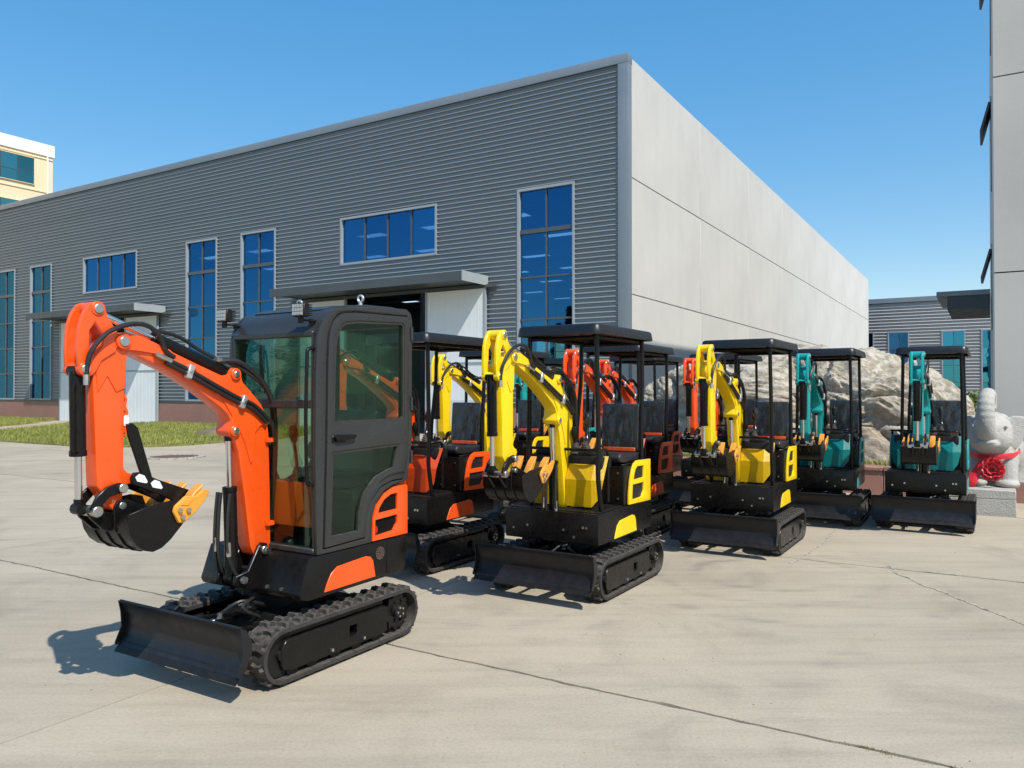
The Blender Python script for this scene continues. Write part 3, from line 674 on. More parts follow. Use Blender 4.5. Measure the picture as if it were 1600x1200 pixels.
def elephant():
    # local: faces -y, up z, base at 0
    tail = merge(
        ico((0, .24, .46), (.30, .40, .36)), ico((0, .40, .38), (.29, .27, .36)), ico((0, .0, .42), (.27, .24, .30)),
        ico((0, -.20, .73), (.225, .25, .25)), ico((0, -.24, .65), (.235, .22, .23)), ico((0, -.10, .84), (.18, .20, .15)), ico((0, -.32, .78), (.15, .17, .15)),
        ico((.09, -.15, .90), (.09, .12, .07)), ico((-.09, -.15, .90), (.09, .12, .07)), ico((0, -.46, .60), (.10, .08, .04)), ico((.0, -.40, .58), (.13, .12, .08)))
    for s in (-1, 1):
        add(tail, tube([(s * .165, -.06, .42), (s * .17, -.13, .22), (s * .17, -.15, .0)], .12, 14, 5, lambda f: 1 - .10 * math.sin(f * 3.1)))
        add(tail, ico((s * .17, -.18, .05), (.13, .14, .065))); add(tail, tube([(s * .2, .40, .4), (s * .22, .42, .2), (s * .22, .38, 0)], .14, 14, 5))
        e = prism([(0, -.20), (.05, -.25), (.12, -.16), (.17, .02), (.19, .13), (.15, .19), (.02, .20), (-.08, .12), (-.08, -.08)], -.035, .035, 'y', (), .02, 2)
        for v in e.verts: v.co.x *= s
        bmesh.ops.transform(e, matrix=Matrix.Translation((s * .19, -.10, .74)) @ Matrix.Rotation(s * R(30), 4, 'Z'), verts=e.verts); add(tail, e)
        add(tail, ico((s * .185, -.355, .80), (.024, .024, .018)))
    add(tail, tube([(0, -.34, .70), (0, -.47, .72), (0, -.545, .85), (0, -.555, 1.0), (0, -.51, 1.14), (0, -.40, 1.215), (0, -.29, 1.18), (0, -.25, 1.08), (0, -.29, 1.02)], .108, 20, 14, lambda f: 1.05 - .40 * f + (.028 * math.sin(f * 100) if .3 < f < .8 else 0)))
    return remesh(tail, .010, 1)
el = link('body', elephant(), 'granite_grey', st); el.location = (0.16, .0, .33); el.rotation_euler = (0, 0, R(-9)); el.scale = (1.1, 1.05, 1.02)
rb_ = thing('red_ribbon', 'red satin ribbon with a rosette tied round the stone elephant', 'ribbon', (pw.x + A.x * .16, pw.y + A.y * .16, .33), TH - R(9))
def band():
    n = 40; bm = bmesh.new(); rows = []
    for k in range(n):
        a = 2 * math.pi * k / n; c, s_ = math.cos(a), math.sin(a)
        rx, ry = .30, .33
        z = .46 - .05 * (-s_ if s_ < 0 else 0) + .10 * (s_ if s_ > 0 else 0); y = -.02 + s_ * ry
        rows.append([bm.verts.new((c * rx * m, y * (1 if m == 1 else 1.02), z + dz)) for m, dz in ((1, .035), (1.05, 0), (1, -.035))])
    for a_, b_ in zip(rows, rows[1:] + rows[:1]):
        for k in range(2): bm.faces.new((a_[k], b_[k], b_[k + 1], a_[k + 1]))
    return bm
obj('band', band(), 'red_satin', rb_, 70)
def rosette():
    bm = bmesh.new()
    for ring, (rr, n, tilt, ln) in enumerate(((.035, 5, 80, .055), (.07, 8, 62, .075), (.105, 11, 42, .085), (.135, 14, 20, .085), (.12, 12, -10, .08))):
        for k in range(n):
            a = 2 * math.pi * (k + .5 * (ring % 2)) / n + random.uniform(-.1, .1); w = 2 * math.pi * rr / n * 0.85
            m = Matrix.Translation((0, -.03, 0)) @ Matrix.Rotation(a, 4, 'Y') @ Matrix.Translation((rr * .55, 0, 0)) @ Matrix.Rotation(R(tilt), 4, 'Z').inverted()
            g = bmesh.new(); vs_ = []
            for i in range(4):
                for j in range(5):
                    u, v_ = i / 3, j / 4 - .5
                    vs_.append(g.verts.new((u * ln, -.018 * math.sin(u * 3.14) - .03 * (1 - (2 * v_) ** 2) * u, v_ * 2 * w * (0.7 + .5 * u))))
            for i in range(3):
                for j in range(4): g.faces.new((vs_[i * 5 + j], vs_[(i + 1) * 5 + j], vs_[(i + 1) * 5 + j + 1], vs_[i * 5 + j + 1]))
            bmesh.ops.transform(g, matrix=m, verts=g.verts); add(bm, g)
    return bm
ro = obj('rosette', rosette(), 'red_satin', rb_, 60); ro.location = (.04, -.37, .25)
def tailband():
    bm = bmesh.new(); prev = None
    for k in range(9):
        f = k / 8; x_ = -.03 - .20 * f; z_ = .40 - .40 * f; y_ = -.37 - .10 * math.sin(f * 2.2) - .03 * math.sin(f * 9)
        w = .045 + .03 * f; q = [bm.verts.new((x_ - w, y_ + .01, z_ + .012)), bm.verts.new((x_, y_ - .02, z_)), bm.verts.new((x_ + w, y_ + .012, z_ - .01))]
        if prev:
            for i in range(2): bm.faces.new((prev[i], prev[i + 1], q[i + 1], q[i]))
        prev = q
    return bm
obj('tail', tailband(), 'red_satin', rb_, 70)

def leaf_cloud(cx, cy, cz, rx, ry, rz, n, size, seed=1):
    rnd = random.Random(seed); bm = bmesh.new()
    for k in range(n):
        while True:
            p = Vector((rnd.uniform(-1, 1), rnd.uniform(-1, 1), rnd.uniform(-1, 1)))
            if .35 < p.length < 1 and noise.noise(p * 2.3 + Vector((seed, 0, 0))) > -.22: break
        c = Vector((cx + p.x * rx, cy + p.y * ry, cz + p.z * rz)); s = size * rnd.uniform(.6, 1.4)
        u = Vector((rnd.gauss(0, 1), rnd.gauss(0, 1), rnd.gauss(0, .6))).normalized(); w = u.orthogonal().normalized(); w = (w + u.cross(w) * rnd.uniform(-1, 1)).normalized()
        bm.faces.new([bm.verts.new(c + q) for q in (u * s, w * s * .45, -u * s, -w * s * .45)])
    return bm
def shrub(px, d, zt, w, label, seed):
    r = (px - 800) / F_PX; t_ = thing('shrub', label, 'shrub', (r * d, d, 0), 0, 'green shrubs behind the boulder')
    obj('crown', leaf_cloud(0, 0, zt * .55, w, w, zt * .48, 2600, .05, seed), 'shrub_leaf', t_)
    obj('stem', merge(*[tube([(0, 0, 0), (random.uniform(-.1, .1), random.uniform(-.1, .1), zt * .3), (random.uniform(-w, w) * .5, random.uniform(-w, w) * .5, zt * .7)], .02, 6, 3) for _ in range(5)]), 'bark', t_)
shrub(1516, 15.6, 1.62, .42, 'leafy green shrub behind the right end of the boulder', 3)
shrub(1490, 17.0, 1.25, .5, 'low green shrub half hidden behind the boulder', 5)

# trees across the yard, out of frame: the factory windows mirror them
def conifer(h, seed):
    rnd = random.Random(seed); bm = bmesh.new()
    for k in range(5200):
        f = rnd.random() ** .8; z = h * (.12 + .88 * f); lim = (1 - f) * h * .24 * (0.65 + .35 * math.sin(f * 40 + seed)) + .15
        a = rnd.uniform(0, 6.283); r_ = lim * math.sqrt(rnd.random()); c = Vector((math.cos(a) * r_, math.sin(a) * r_, z - r_ * .18)); s = rnd.uniform(.12, .3)
        u = Vector((math.cos(a), math.sin(a), rnd.uniform(-.5, .3))).normalized(); w = Vector((-math.sin(a), math.cos(a), rnd.uniform(-.4, .4)))
        bm.faces.new([bm.verts.new(c + q) for q in (u * s, w * s * .35, -u * s, -w * s * .35)])
    return bm
lab = ['tallest', 'second tallest', 'broad', 'slim', 'small']
for k, (x_, y_, h_) in enumerate(((-52, -6, 11.5), (-47, -1.5, 9.0), (-56, -14, 12), (-60, -22, 10.5), (-58, -2, 8))):
    t_ = thing('conifer_tree', lab[k] + ' dark conifer across the yard, mirrored in the factory windows', 'tree', (x_, y_, 0), k * 1.3, 'conifers across the yard')
    obj('crown', conifer(h_, k), 'conifer_leaf', t_); obj('trunk', cyl((0, 0, -.05), (0, 0, h_ * .9), .2, 10, .04), 'bark', t_)

# ================================================================== mini excavators
# machine axes: x forward, y to the operator's left, z up; origin on the ground under the slewing ring
TC, TR_, TZC = 0.50, 0.148, 0.168             # track: half wheelbase, belt radius, axle height
def track_pos(s):
    straight = 2 * TC; per = 2 * straight + 2 * math.pi * TR_; s %= per
    if s < straight: return Vector((-TC + s, 0, TZC + TR_)), 0.0
    s -= straight
    if s < math.pi * TR_:
        a = s / TR_; return Vector((TC + TR_ * math.sin(a), 0, TZC + TR_ * math.cos(a))), -a
    s -= math.pi * TR_
    if s < straight: return Vector((TC - s, 0, TZC - TR_)), -math.pi
    a = (s - straight) / TR_; return Vector((-TC - TR_ * math.sin(a), 0, TZC - TR_ * math.cos(a))), -math.pi - a
PER = 4 * TC + 2 * math.pi * TR_
NL = 29
def belt():
    n = 120; bm = bmesh.new(); rows = []
    for k in range(n):
        p, a = track_pos(PER * k / n); nn = Vector((-math.sin(-a) * -1, 0, math.cos(a))); nn = Vector((math.sin(-a), 0, math.cos(a)))
        rib = 0.004 if k % 3 == 0 else 0.0
        rows.append([bm.verts.new(p + nn * o_ + Vector((0, y, 0))) for o_, y in ((0, -.092), (rib, -.06), (rib, .06), (0, .092), (-.022, .092), (-.022, -.092))])
    for a_, b_ in zip(rows, rows[1:] + rows[:1]):
        for k in range(6): bm.faces.new((a_[k], a_[(k + 1) % 6], b_[(k + 1) % 6], b_[k]))
    return bm
def lug():
    # bone shaped tread lug, base at z=0, outward +z
    o_ = [(-.024, -.036), (-.010, -.030), (.008, -.040), (.022, -.034), (.016, -.006), (.024, .030), (.008, .038), (-.008, .026), (-.026, .036), (-.016, .004)]
    bm = prism([(p[0] * 1.2, p[1] * 1.1) for p in o_], -.004, .021, 'z')
    for v in bm.verts:
        if v.co.z > .01: v.co.x *= .72; v.co.y *= .86
    return bm
def lug_mats():
    out = []
    for k in range(NL):
        for side, off in ((-1, 0.0), (1, 0.5)):
            p, a = track_pos(PER * (k + off) / NL); out.append(Matrix.Translation(p + Vector((0, side * .046, 0))) @ Matrix.Rotation(-a, 4, 'Y'))
    return out
def joined_lugs():
    bm = bmesh.new()
    for m in lug_mats():
        l = lug(); bmesh.ops.transform(l, matrix=m, verts=l.verts); add(bm, l)
    return bm
def sprocket():
    pts = []
    for k in range(22):
        a = 2 * math.pi * k / 22; r = .122 if k % 2 else .098; pts.append((r * math.cos(a), r * math.sin(a)))
    holes = [arc(.062 * math.cos(i * 1.0472), .062 * math.sin(i * 1.0472), .017, 0, 360, 8)[:-1] for i in range(6)]
    return prism(pts, -.012, .012, 'y', holes)
def bolts(pts, r, y0, y1, seg=6): return [cyl((x, y0, z), (x, y1, z), r, seg) for x, z in pts]

def undercarriage(root, hero):
    for s in (1, -1):
        tr = part('belt', 'track_belt', belt, 'rubber', root, 50); tr.location = (0, s * .415, 0)
        if hero:
            for m in lug_mats():
                l = part('lug', 'tread_lug', lug, 'rubber', tr); l.matrix_local = m
        else: stuff(part('lugs', 'tread_lugs', joined_lugs, 'rubber', tr))
        sf = part('sideframe', 'track_frame', lambda: merge(
            prism([(-.36, .085), (-.30, .07), (.44, .07), (.50, .085), (.512, .12), (.512, .21), (.48, .25), (-.33, .25), (-.36, .235)], -.07, .076, 'y',
                  [[(-.085, .135), (-.02, .135), (-.02, .195), (-.085, .195)]], .006, 1),
            box(-.34, .44, -.05, .05, .255, .29), *[cyl((x, -.06, .072), (x, .06, .072), .042, 16) for x in (-.27, -.09, .09, .27, .42)]), 'black_paint', root)
        sf.location = (0, s * .415, 0)
        if s < 0: sf.rotation_euler = (0, 0, 0)
        b_ = pieces('rollerbolts', 'roller_bolt', lambda: bolts([(-.13, .10), (.14, .10)], .010, .07, .092, 8), 'steel', sf)
        b2 = part('framerear', 'drive_motor', lambda: merge(cyl((-.47, -.08, TZC + .012), (-.47, .05, TZC + .012), .075, 20), cyl((-.47, .05, TZC + .012), (-.47, .085, TZC + .012), .045, 16, .04)), 'black_frame', root); b2.location = (0, s * .415, 0)
        if s < 0: b2.rotation_euler = (0, 0, 0)
        sp_ = part('sprocket', 'sprocket', sprocket, 'black_paint', root); sp_.location = (-.475, s * .415 + s * .045, TZC + .008)
        bb = part('hubbolts', 'hub_bolts', lambda: merge(*bolts([(.028 * math.cos(i * 1.257), .028 * math.sin(i * 1.257)) for i in range(5)], .008, .03, .048)), 'steel', sp_); stuff(bb)
        if s < 0: bb.rotation_euler = (0, 0, math.pi)
        idl = part('idler', 'idler_wheel', lambda: merge(cyl((0, -.05, 0), (0, .05, 0), .118, 24), cyl((0, -.07, 0), (0, .07, 0), .03, 12)), 'black_frame', root); idl.location = (.50, s * .415, TZC)
    part('xframe', 'centre_frame', lambda: merge(box(-.30, .30, -.24, .24, .16, .30, .02), box(-.32, -.16, -.34, .34, .14, .24, .01), box(.16, .32, -.34, .34, .14, .24, .01),
         prism([(-.2, .30), (.2, .30), (.13, .34), (-.13, .34)], -.2, .2, 'y')), 'black_frame', root)
    part('ring', 'slewing_ring', lambda: merge(cyl((0, 0, .30), (0, 0, .375), .235, 36), cyl((0, 0, .365), (0, 0, .425), .21, 36)), 'black_frame', root)
    bl = part('blade', 'dozer_blade', lambda: merge(
        prism([(.822, .150), (.785, .19), (.765, .25), (.768, .31), (.795, .372), (.815, .392), (.803, .398), (.782, .384), (.750, .318), (.747, .25), (.768, .185), (.806, .146)], -.52, .52, 'y'),
        prism([(.825, .148), (.783, .19), (.745, .25), (.745, .32), (.78, .385), (.815, .40), (.80, .33), (.795, .25), (.835, .16)], -.528, -.52, 'y'),
        prism([(.825, .148), (.783, .19), (.745, .25), (.745, .32), (.78, .385), (.815, .40), (.80, .33), (.795, .25), (.835, .16)], .52, .528, 'y'),
        tube([(.806, -.515, .398), (.806, .515, .398)], .008, 8, 0)), 'blade_paint', root, 30)
    part('cutedge', 'cutting_edge', lambda: prism([(.845, .118), (.80, .175), (.788, .168), (.835, .114)], -.515, .515, 'y'), 'black_frame', bl)
    for s in (1, -1):
        o_ = part('blarm%d' % s, 'blade_arm', lambda: prism([(.22, .19), (.22, .24), (.55, .29), (.75, .31), (.76, .23), (.55, .215)], s * .2 - .025, s * .2 + .025, 'y', (), .006, 1), 'black_paint', root)
    bc = part('blcyl', 'blade_cylinder', lambda: cyl((.28, 0, .31), (.56, 0, .30), .034, 16), 'black_paint', root)
    part('blrod', 'piston_rod', lambda: merge(cyl((.56, 0, .30), (.75, 0, .285), .016, 12)), 'chrome', bc)
    pieces('blhose', 'hose', lambda: L_(tube([(.55, .03, .335), (.47, .10, .40), (.36, .12, .37), (.27, .1, .33)], .011, 7), tube([(.34, .03, .34), (.40, .13, .41), (.50, .16, .38), (.40, .18, .31)], .011, 7)), 'hose', root)
    pieces('blfit', 'hose_fitting', lambda: L_(cyl((.55, .03, .315), (.55, .03, .345), .016, 6), cyl((.34, .03, .325), (.34, .03, .35), .016, 6), cyl((.47, .085, .385), (.44, .11, .395), .015, 6)), 'steel', root)

BOOM = [(.205, .68), (.215, .645), (.245, .622), (.295, .622), (.335, .645), (.358, .70), (.40, 1.0), (.445, 1.26), (.475, 1.335), (.505, 1.35), (.515, 1.378), (.505, 1.405), (.498, 1.435),
        (.52, 1.475), (.575, 1.52), (.72, 1.615), (.90, 1.715), (1.10, 1.80), (1.165, 1.808), (1.197, 1.83), (1.203, 1.862), (1.185, 1.892), (1.15, 1.902), (1.06, 1.885), (.90, 1.825), (.72, 1.755), (.56, 1.695), (.515, 1.70),
        (.505, 1.725), (.478, 1.742), (.445, 1.735), (.43, 1.71), (.415, 1.66), (.355, 1.605), (.28, 1.53), (.235, 1.45), (.222, 1.35), (.21, 1.0)]
ARM = [(1.312, 1.77), (1.295, 1.825), (1.25, 1.865), (1.19, 1.90), (1.14, 1.895), (1.118, 1.855), (1.128, 1.80), (1.142, 1.72), (1.146, 1.22), (1.125, 1.195), (1.10, 1.185), (1.088, 1.165), (1.10, 1.14), (1.145, 1.128),
       (1.155, 1.04), (1.172, 1.012), (1.20, 1.012), (1.225, 1.045), (1.255, 1.10), (1.283, 1.14)]
HORN = [(1.305, 2.042), (1.275, 2.042), (1.255, 2.015), (1.24, 1.97), (1.20, 1.915), (1.175, 1.87), (1.20, 1.80), (1.27, 1.755), (1.30, 1.70), (1.325, 1.678), (1.36, 1.675), (1.385, 1.70), (1.393, 1.80), (1.385, 1.92), (1.365, 1.985), (1.335, 2.03)]
HHOLE = [(1.305, 1.94), (1.262, 1.885), (1.272, 1.82), (1.315, 1.765), (1.335, 1.80), (1.332, 1.90)]
ALUG = [(1.15, 1.605), (1.118, 1.59), (1.104, 1.565), (1.112, 1.53), (1.098, 1.50), (1.108, 1.465), (1.096, 1.43), (1.106, 1.395), (1.118, 1.372), (1.15, 1.36)]
def sc(pts, f=.93):
    cx = sum(p[0] for p in pts) / len(pts); cz = sum(p[1] for p in pts) / len(pts); return [(cx + (p[0] - cx) * f, cz + (p[1] - cz) * f) for p in pts]
def circ(x, z, r, n=10): return arc(x, z, r, 0, 360, n)[:-1]

def front_gear(root, col, thumb=False, bw=1.0):
    bo = part('boom', 'boom', lambda: merge(prism(BOOM, -.052, .052, 'y', (), .007, 2)), col, root)
    for s in (1, -1):
        part('boomdoubler%d' % s, 'boom_doubler', lambda: prism([(.235, 1.40), (.25, 1.46), (.31, 1.545), (.43, 1.64), (.50, 1.655), (.62, 1.70), (.78, 1.755), (.70, 1.68), (.56, 1.56), (.49, 1.46), (.505, 1.40), (.50, 1.36), (.47, 1.35), (.44, 1.38), (.40, 1.30), (.36, 1.18), (.345, 1.20), (.33, 1.36), (.29, 1.40)], s * .0505, s * .061, 'y', (), .003, 1), col, bo)
        part('boomtip%d' % s, 'boom_tip_plate', lambda: prism([(1.20, 1.86), (1.185, 1.893), (1.15, 1.903), (1.06, 1.886), (.90, 1.826), (.86, 1.795), (.98, 1.80), (1.11, 1.812), (1.165, 1.808), (1.197, 1.83)], s * .0505, s * .066, 'y', (), .003, 1), col, bo)
    def pins(key, name, mat, par, lst):
        for k, (x, z, r, w) in enumerate(lst): part('%s%d' % (key, k), name, lambda: cyl((x, -w, z), (x, w, z), r, 14, None, .003), mat, par)
    pins('boompin', 'pin', 'steel', bo, [(.475, 1.378, .021, .078), (.470, 1.705, .02, .075), (1.163, 1.855, .026, .085), (.285, .665, .026, .105)])
    pins('boombush', 'pin_boss', col, bo, [(.475, 1.378, .034, .070), (.470, 1.705, .034, .067), (1.163, 1.855, .040, .077)])
    ar = part('arm', 'arm', lambda: merge(prism(ARM, -.048, .048, 'y', (), .007, 2), prism(ALUG, -.012, .012, 'y', [circ(1.125, 1.56, .009), circ(1.122, 1.50, .009), circ(1.122, 1.43, .009), circ(1.125, 1.39, .009)])), col, root)
    for s in (1, -1):
        part('horn%d' % s, 'arm_horn', lambda: prism(HORN, s * .040, s * .064, 'y', [HHOLE], .004, 1), col, ar)
        part('armplate%d' % s, 'arm_doubler', lambda: prism([(1.30, 1.80), (1.285, 1.60), (1.235, 1.68), (1.19, 1.60), (1.145, 1.62), (1.135, 1.80), (1.16, 1.88), (1.22, 1.87)], s * .047, s * .054, 'y', (), .002, 1), col, ar)
    pins('armpin', 'pin', 'steel', ar, [(1.292, 2.008, .024, .078), (1.355, 1.712, .022, .078)])
    pins('armboss', 'pin_boss', col, ar, [(1.292, 2.008, .036, .070), (1.355, 1.712, .033, .071)])
    # cylinders
    def cylinder(key, name, p0, p1, f, r, rr):
        p0, p1 = Vector(p0), Vector(p1); pm = p0.lerp(p1, f)
        c_ = part(key, name, lambda: merge(cyl(p0, pm, r, 20, None, .003), cyl(pm - (p1 - p0).normalized() * .03, pm, r * 1.1, 20, None, .003), cyl(p0 + Vector((0, -.035, 0)), p0 + Vector((0, .035, 0)), r * .95, 14)), 'black_paint', root)
        part(key + 'r', 'piston_rod', lambda: cyl(pm, p1, rr, 14), 'chrome', c_)
        part(key + 'e', 'rod_end', lambda: merge(cyl(p1 + Vector((0, -.03, 0)), p1 + Vector((0, .03, 0)), rr * 1.7, 14), cyl(p1, p1.lerp(p0, .07), rr * 1.35, 10)), 'black_paint', c_)
    cylinder('armcyl', 'arm_cylinder', (.470, 0, 1.705), (1.292, 0, 2.008), .60, .036, .017)
    cylinder('bktcyl', 'bucket_cylinder', (1.358, 0, 1.705), (1.345, 0, 1.035), .62, .036, .017)
    cylinder('boomcyl', 'boom_cylinder', (.445, 0, .52), (.475, 0, 1.378), .62, .038, .018)
    # bucket linkage
    for s in (1, -1):
        part('glink%d' % s, 'guide_link', lambda: prism([(1.16, 1.145), (1.19, 1.15), (1.25, 1.135), (1.30, 1.095), (1.33, 1.04), (1.325, 1.01), (1.30, 1.0), (1.28, 1.015), (1.27, 1.05), (1.235, 1.085), (1.19, 1.095), (1.165, 1.10), (1.15, 1.12)], s * .062, s * .080, 'y', (), .003, 1), 'black_paint', root)
        part('blink%d' % s, 'bucket_link', lambda: prism([(1.318, 1.045), (1.33, 1.01), (1.315, .985), (1.25, .92), (1.19, .91), (1.16, .925), (1.16, .955), (1.20, .965), (1.24, .985), (1.28, 1.04)], s * .038, s * .058, 'y', (), .003, 1), 'black_paint', root)
    pins('linkpin', 'pin', 'steel', root, [(1.172, 1.122, .024, .096), (1.303, 1.022, .027, .096), (1.178, 1.036, .02, .098), (1.178, .938, .018, .098)])
    # bucket: curled under the arm, mouth up
    SH = [(1.215, 1.005), (1.218, .95), (1.205, .90), (1.175, .85), (1.13, .815), (1.085, .802), (1.035, .815), (.985, .85), (.92, .915), (.862, .978)]
    def shell():
        inner = [(1.203, 1.0), (1.206, .95), (1.193, .905), (1.165, .86), (1.124, .828), (1.083, .815), (1.04, .827), (.993, .86), (.928, .924), (.870, .986)]
        bm = prism(SH + inner[::-1], -.19, .19, 'y'); return bm
    bk = part('bucket', 'bucket', shell, 'black_paint', root, 50); bk.scale = (1, bw, 1)
    for s in (1, -1):
        part('bside%d' % s, 'side_plate', lambda: prism(SH + [(.885, 1.035), (.95, 1.05), (1.10, 1.035)], s * .19, s * .203, 'y', (), .002, 1), 'black_paint', bk)
        part('bear%d' % s, 'bucket_ear', lambda: prism([(1.15, 1.065), (1.205, 1.065), (1.225, 1.03), (1.222, .92), (1.19, .885), (1.10, .90), (1.02, .95), (1.0, 1.0)], s * .082, s * .096, 'y', (), .003, 1), 'black_paint', bk)
        cu = part('cutter%d' % s, 'side_cutter', lambda: prism([(.985, .992), (.975, 1.018), (.915, 1.062), (.85, 1.056), (.80, 1.088), (.765, 1.078), (.80, 1.02), (.85, .975), (.925, .925), (.955, .93)], s * .203, s * .221, 'y', (), .004, 1), 'amber', bk)
        pieces('cutbolt%d' % s, 'bolt', lambda: bolts([(.95, .995), (.935, .958), (.90, .99)], .013, s * .215, s * .234, 8), 'steel', cu)
        part('cutpad%d' % s, 'cutter_mark', lambda: prism([(.925, 1.045), (.87, 1.045), (.90, 1.012), (.945, 1.02)], s * .219, s * .225, 'y', (), .002, 1), 'amber', cu)
    for k in range(3):
        y = (-.135, 0, .135)[k]
        part('tooth%d' % k, 'tooth', lambda: merge(prism([(.885, .938), (.905, .968), (.815, 1.075), (.765, 1.11), (.785, 1.06), (.85, .965)], y - .032, y + .032, 'y', (), .004, 1)), 'amber', bk)
    for y in (-.10, .10, 0):
        part('rib%.2f' % y, 'wear_strip', lambda: prism([(p[0] * 1.0 + (p[0] - 1.07) * .05, p[1] + (p[1] - .95) * .05) for p in SH[2:8]] + SH[2:8][::-1], y - .006, y + .006, 'y'), 'black_paint', bk)
    # hoses on the boom
    y = .074
    part('hose_a', 'hose', lambda: tube([(1.355, y, 1.66), (1.352, y, 1.72), (1.335, y + .01, 1.80), (1.27, y + .02, 1.885), (1.17, y + .02, 1.935), (1.06, y + .015, 1.945), (.98, y + .01, 1.90), (.93, y, 1.82), (.88, y, 1.785)], .0125, 8, 7), 'hose', root)
    part('hose_b', 'hose', lambda: tube([(.93, y, 1.775), (.80, y, 1.725), (.62, y, 1.64), (.48, y, 1.575), (.36, y, 1.53), (.27, y, 1.46), (.20, y, 1.36), (.185, .05, 1.0), (.19, .04, .75)], .012, 8, 6), 'hose', root)
    part('hose_c', 'hose', lambda: tube([(.93, y, 1.755), (.80, y, 1.70), (.62, y, 1.612), (.48, y, 1.548), (.36, y, 1.50), (.26, y, 1.42)], .012, 8, 6), 'hose', root)
    part('hose_d', 'hose', lambda: tube([(.96, .0, 1.93), (.80, -.01, 1.905), (.66, -.02, 1.84), (.55, .0, 1.79), (.48, .02, 1.77), (.36, .055, 1.70), (.24, .06, 1.60), (.19, .05, 1.42), (.18, .03, 1.2)], .011, 8, 6), 'hose', root)
    part('hose_e', 'hose', lambda: tube([(.56, .02, 1.775), (.44, .045, 1.775), (.30, .065, 1.68), (.215, .07, 1.55), (.18, .06, 1.40), (.172, .045, 1.1), (.18, .02, .8)], .016, 8, 7), 'hose', root)
    part('pipe', 'hydraulic_pipe', lambda: tube([(1.395, .05, 1.66), (1.405, .05, 1.60), (1.40, .045, 1.40), (1.395, .04, 1.33), (1.37, .03, 1.31)], .0075, 6, 5), 'black_paint', root)
    pieces('hosefit', 'hose_fitting', lambda: L_(cyl((.99, y, 1.80), (.90, y, 1.765), .015, 8), cyl((1.355, y, 1.685), (1.355, y, 1.635), .014, 8), cyl((.53, .02, 1.775), (.58, .02, 1.79), .018, 8)), 'steel', root)
    for k, (x_, z_, rt_) in enumerate(((.79, 1.712, 26), (.435, 1.545, 30))):
        o_ = part('clamp', 'hose_clamp', lambda: box(-.017, .017, -.013, .020, -.038, .038, .003, 1), 'zinc', root); o_.location = (x_, y, z_); o_.rotation_euler = (0, R(-rt_ + 8), 0)
        b_ = part('clampbolt', 'bolt', lambda: cyl((0, .015, 0), (0, .03, 0), .008, 6), 'steel', o_)
    # swing bracket at the boom foot
    for s in (1, -1):
        part('brk%d' % s, 'swing_bracket', lambda: prism([(.22, .50), (.245, .66), (.262, .70), (.30, .71), (.325, .69), (.40, .56), (.49, .545), (.495, .49), (.40, .45), (.25, .43)], s * .064, s * .088, 'y', (), .004, 1), 'black_paint', root)
    part('swpost', 'swing_post', lambda: merge(cyl((.30, 0, .40), (.30, 0, .56), .062, 18), box(.20, .36, -.064, .064, .42, .50)), 'black_frame', root)
    pieces('swhose', 'hose', lambda: L_(*[tube([(.50, sy, 1.02), (.515, sy, .86), (.51, sy * 1.1, .66), (.44, sy * 1.4, .50), (.34, sy * 1.3, .44)], .010, 7) for sy in (-.06, .05, -.03)]), 'hose', root)
    pieces('swfit', 'hose_fitting', lambda: L_(cyl((.512, .051, .74), (.508, .053, .66), .014, 8), cyl((.512, -.061, .76), (.508, -.062, .68), .014, 8), cyl((.45, .10, .52), (.45, .12, .52), .022, 8), cyl((.27, .088, .66), (.27, .11, .66), .02, 8)), 'steel', root)
    if thumb:
        for s in (1, -1):
            th_ = part('thumb%d' % s, 'thumb', lambda: prism([(1.135, 1.165), (1.12, 1.195), (1.08, 1.195), (.99, 1.150), (.80, 1.075), (.745, 1.035), (.74, 1.0), (.775, .985), (.85, .995), (.90, 1.03), (1.09, 1.12), (1.125, 1.135)], s * .075, s * .095, 'y', (), .004, 1), 'black_paint', root)
        pieces('thumbweb', 'thumb_crosspiece', lambda: L_(box(.80, .84, -.074, .074, 1.0, 1.06), box(.98, 1.0, -.074, .074, 1.09, 1.14)), 'black_paint', root)
        part('strut', 'thumb_strut', lambda: prism([(1.145, 1.44), (1.115, 1.445), (1.085, 1.42), (1.005, 1.165), (1.01, 1.135), (1.05, 1.145), (1.065, 1.18), (1.135, 1.38)], .056, .074, 'y', (), .003, 1), 'black_paint', root)
        pieces('stickers', 'label', lambda: L_(*[prism([(x + .032, z + .006), (x + .01, z + .021), (x - .018, z + .01), (x - .036, z - .024), (x - .028, z - .03), (x - .004, z - .024), (x + .022, z - .016)], .0948, .0975, 'y') for x, z in ((1.082, 1.166), (.997, 1.128))]), 'white_label', root)
        part('sticker2', 'label', lambda: prism(arc(1.112, 1.47, .014, 0, 180, 6) + arc(1.112, 1.44, .014, 180, 360, 6), .012, .0145, 'y'), 'white_label', root)

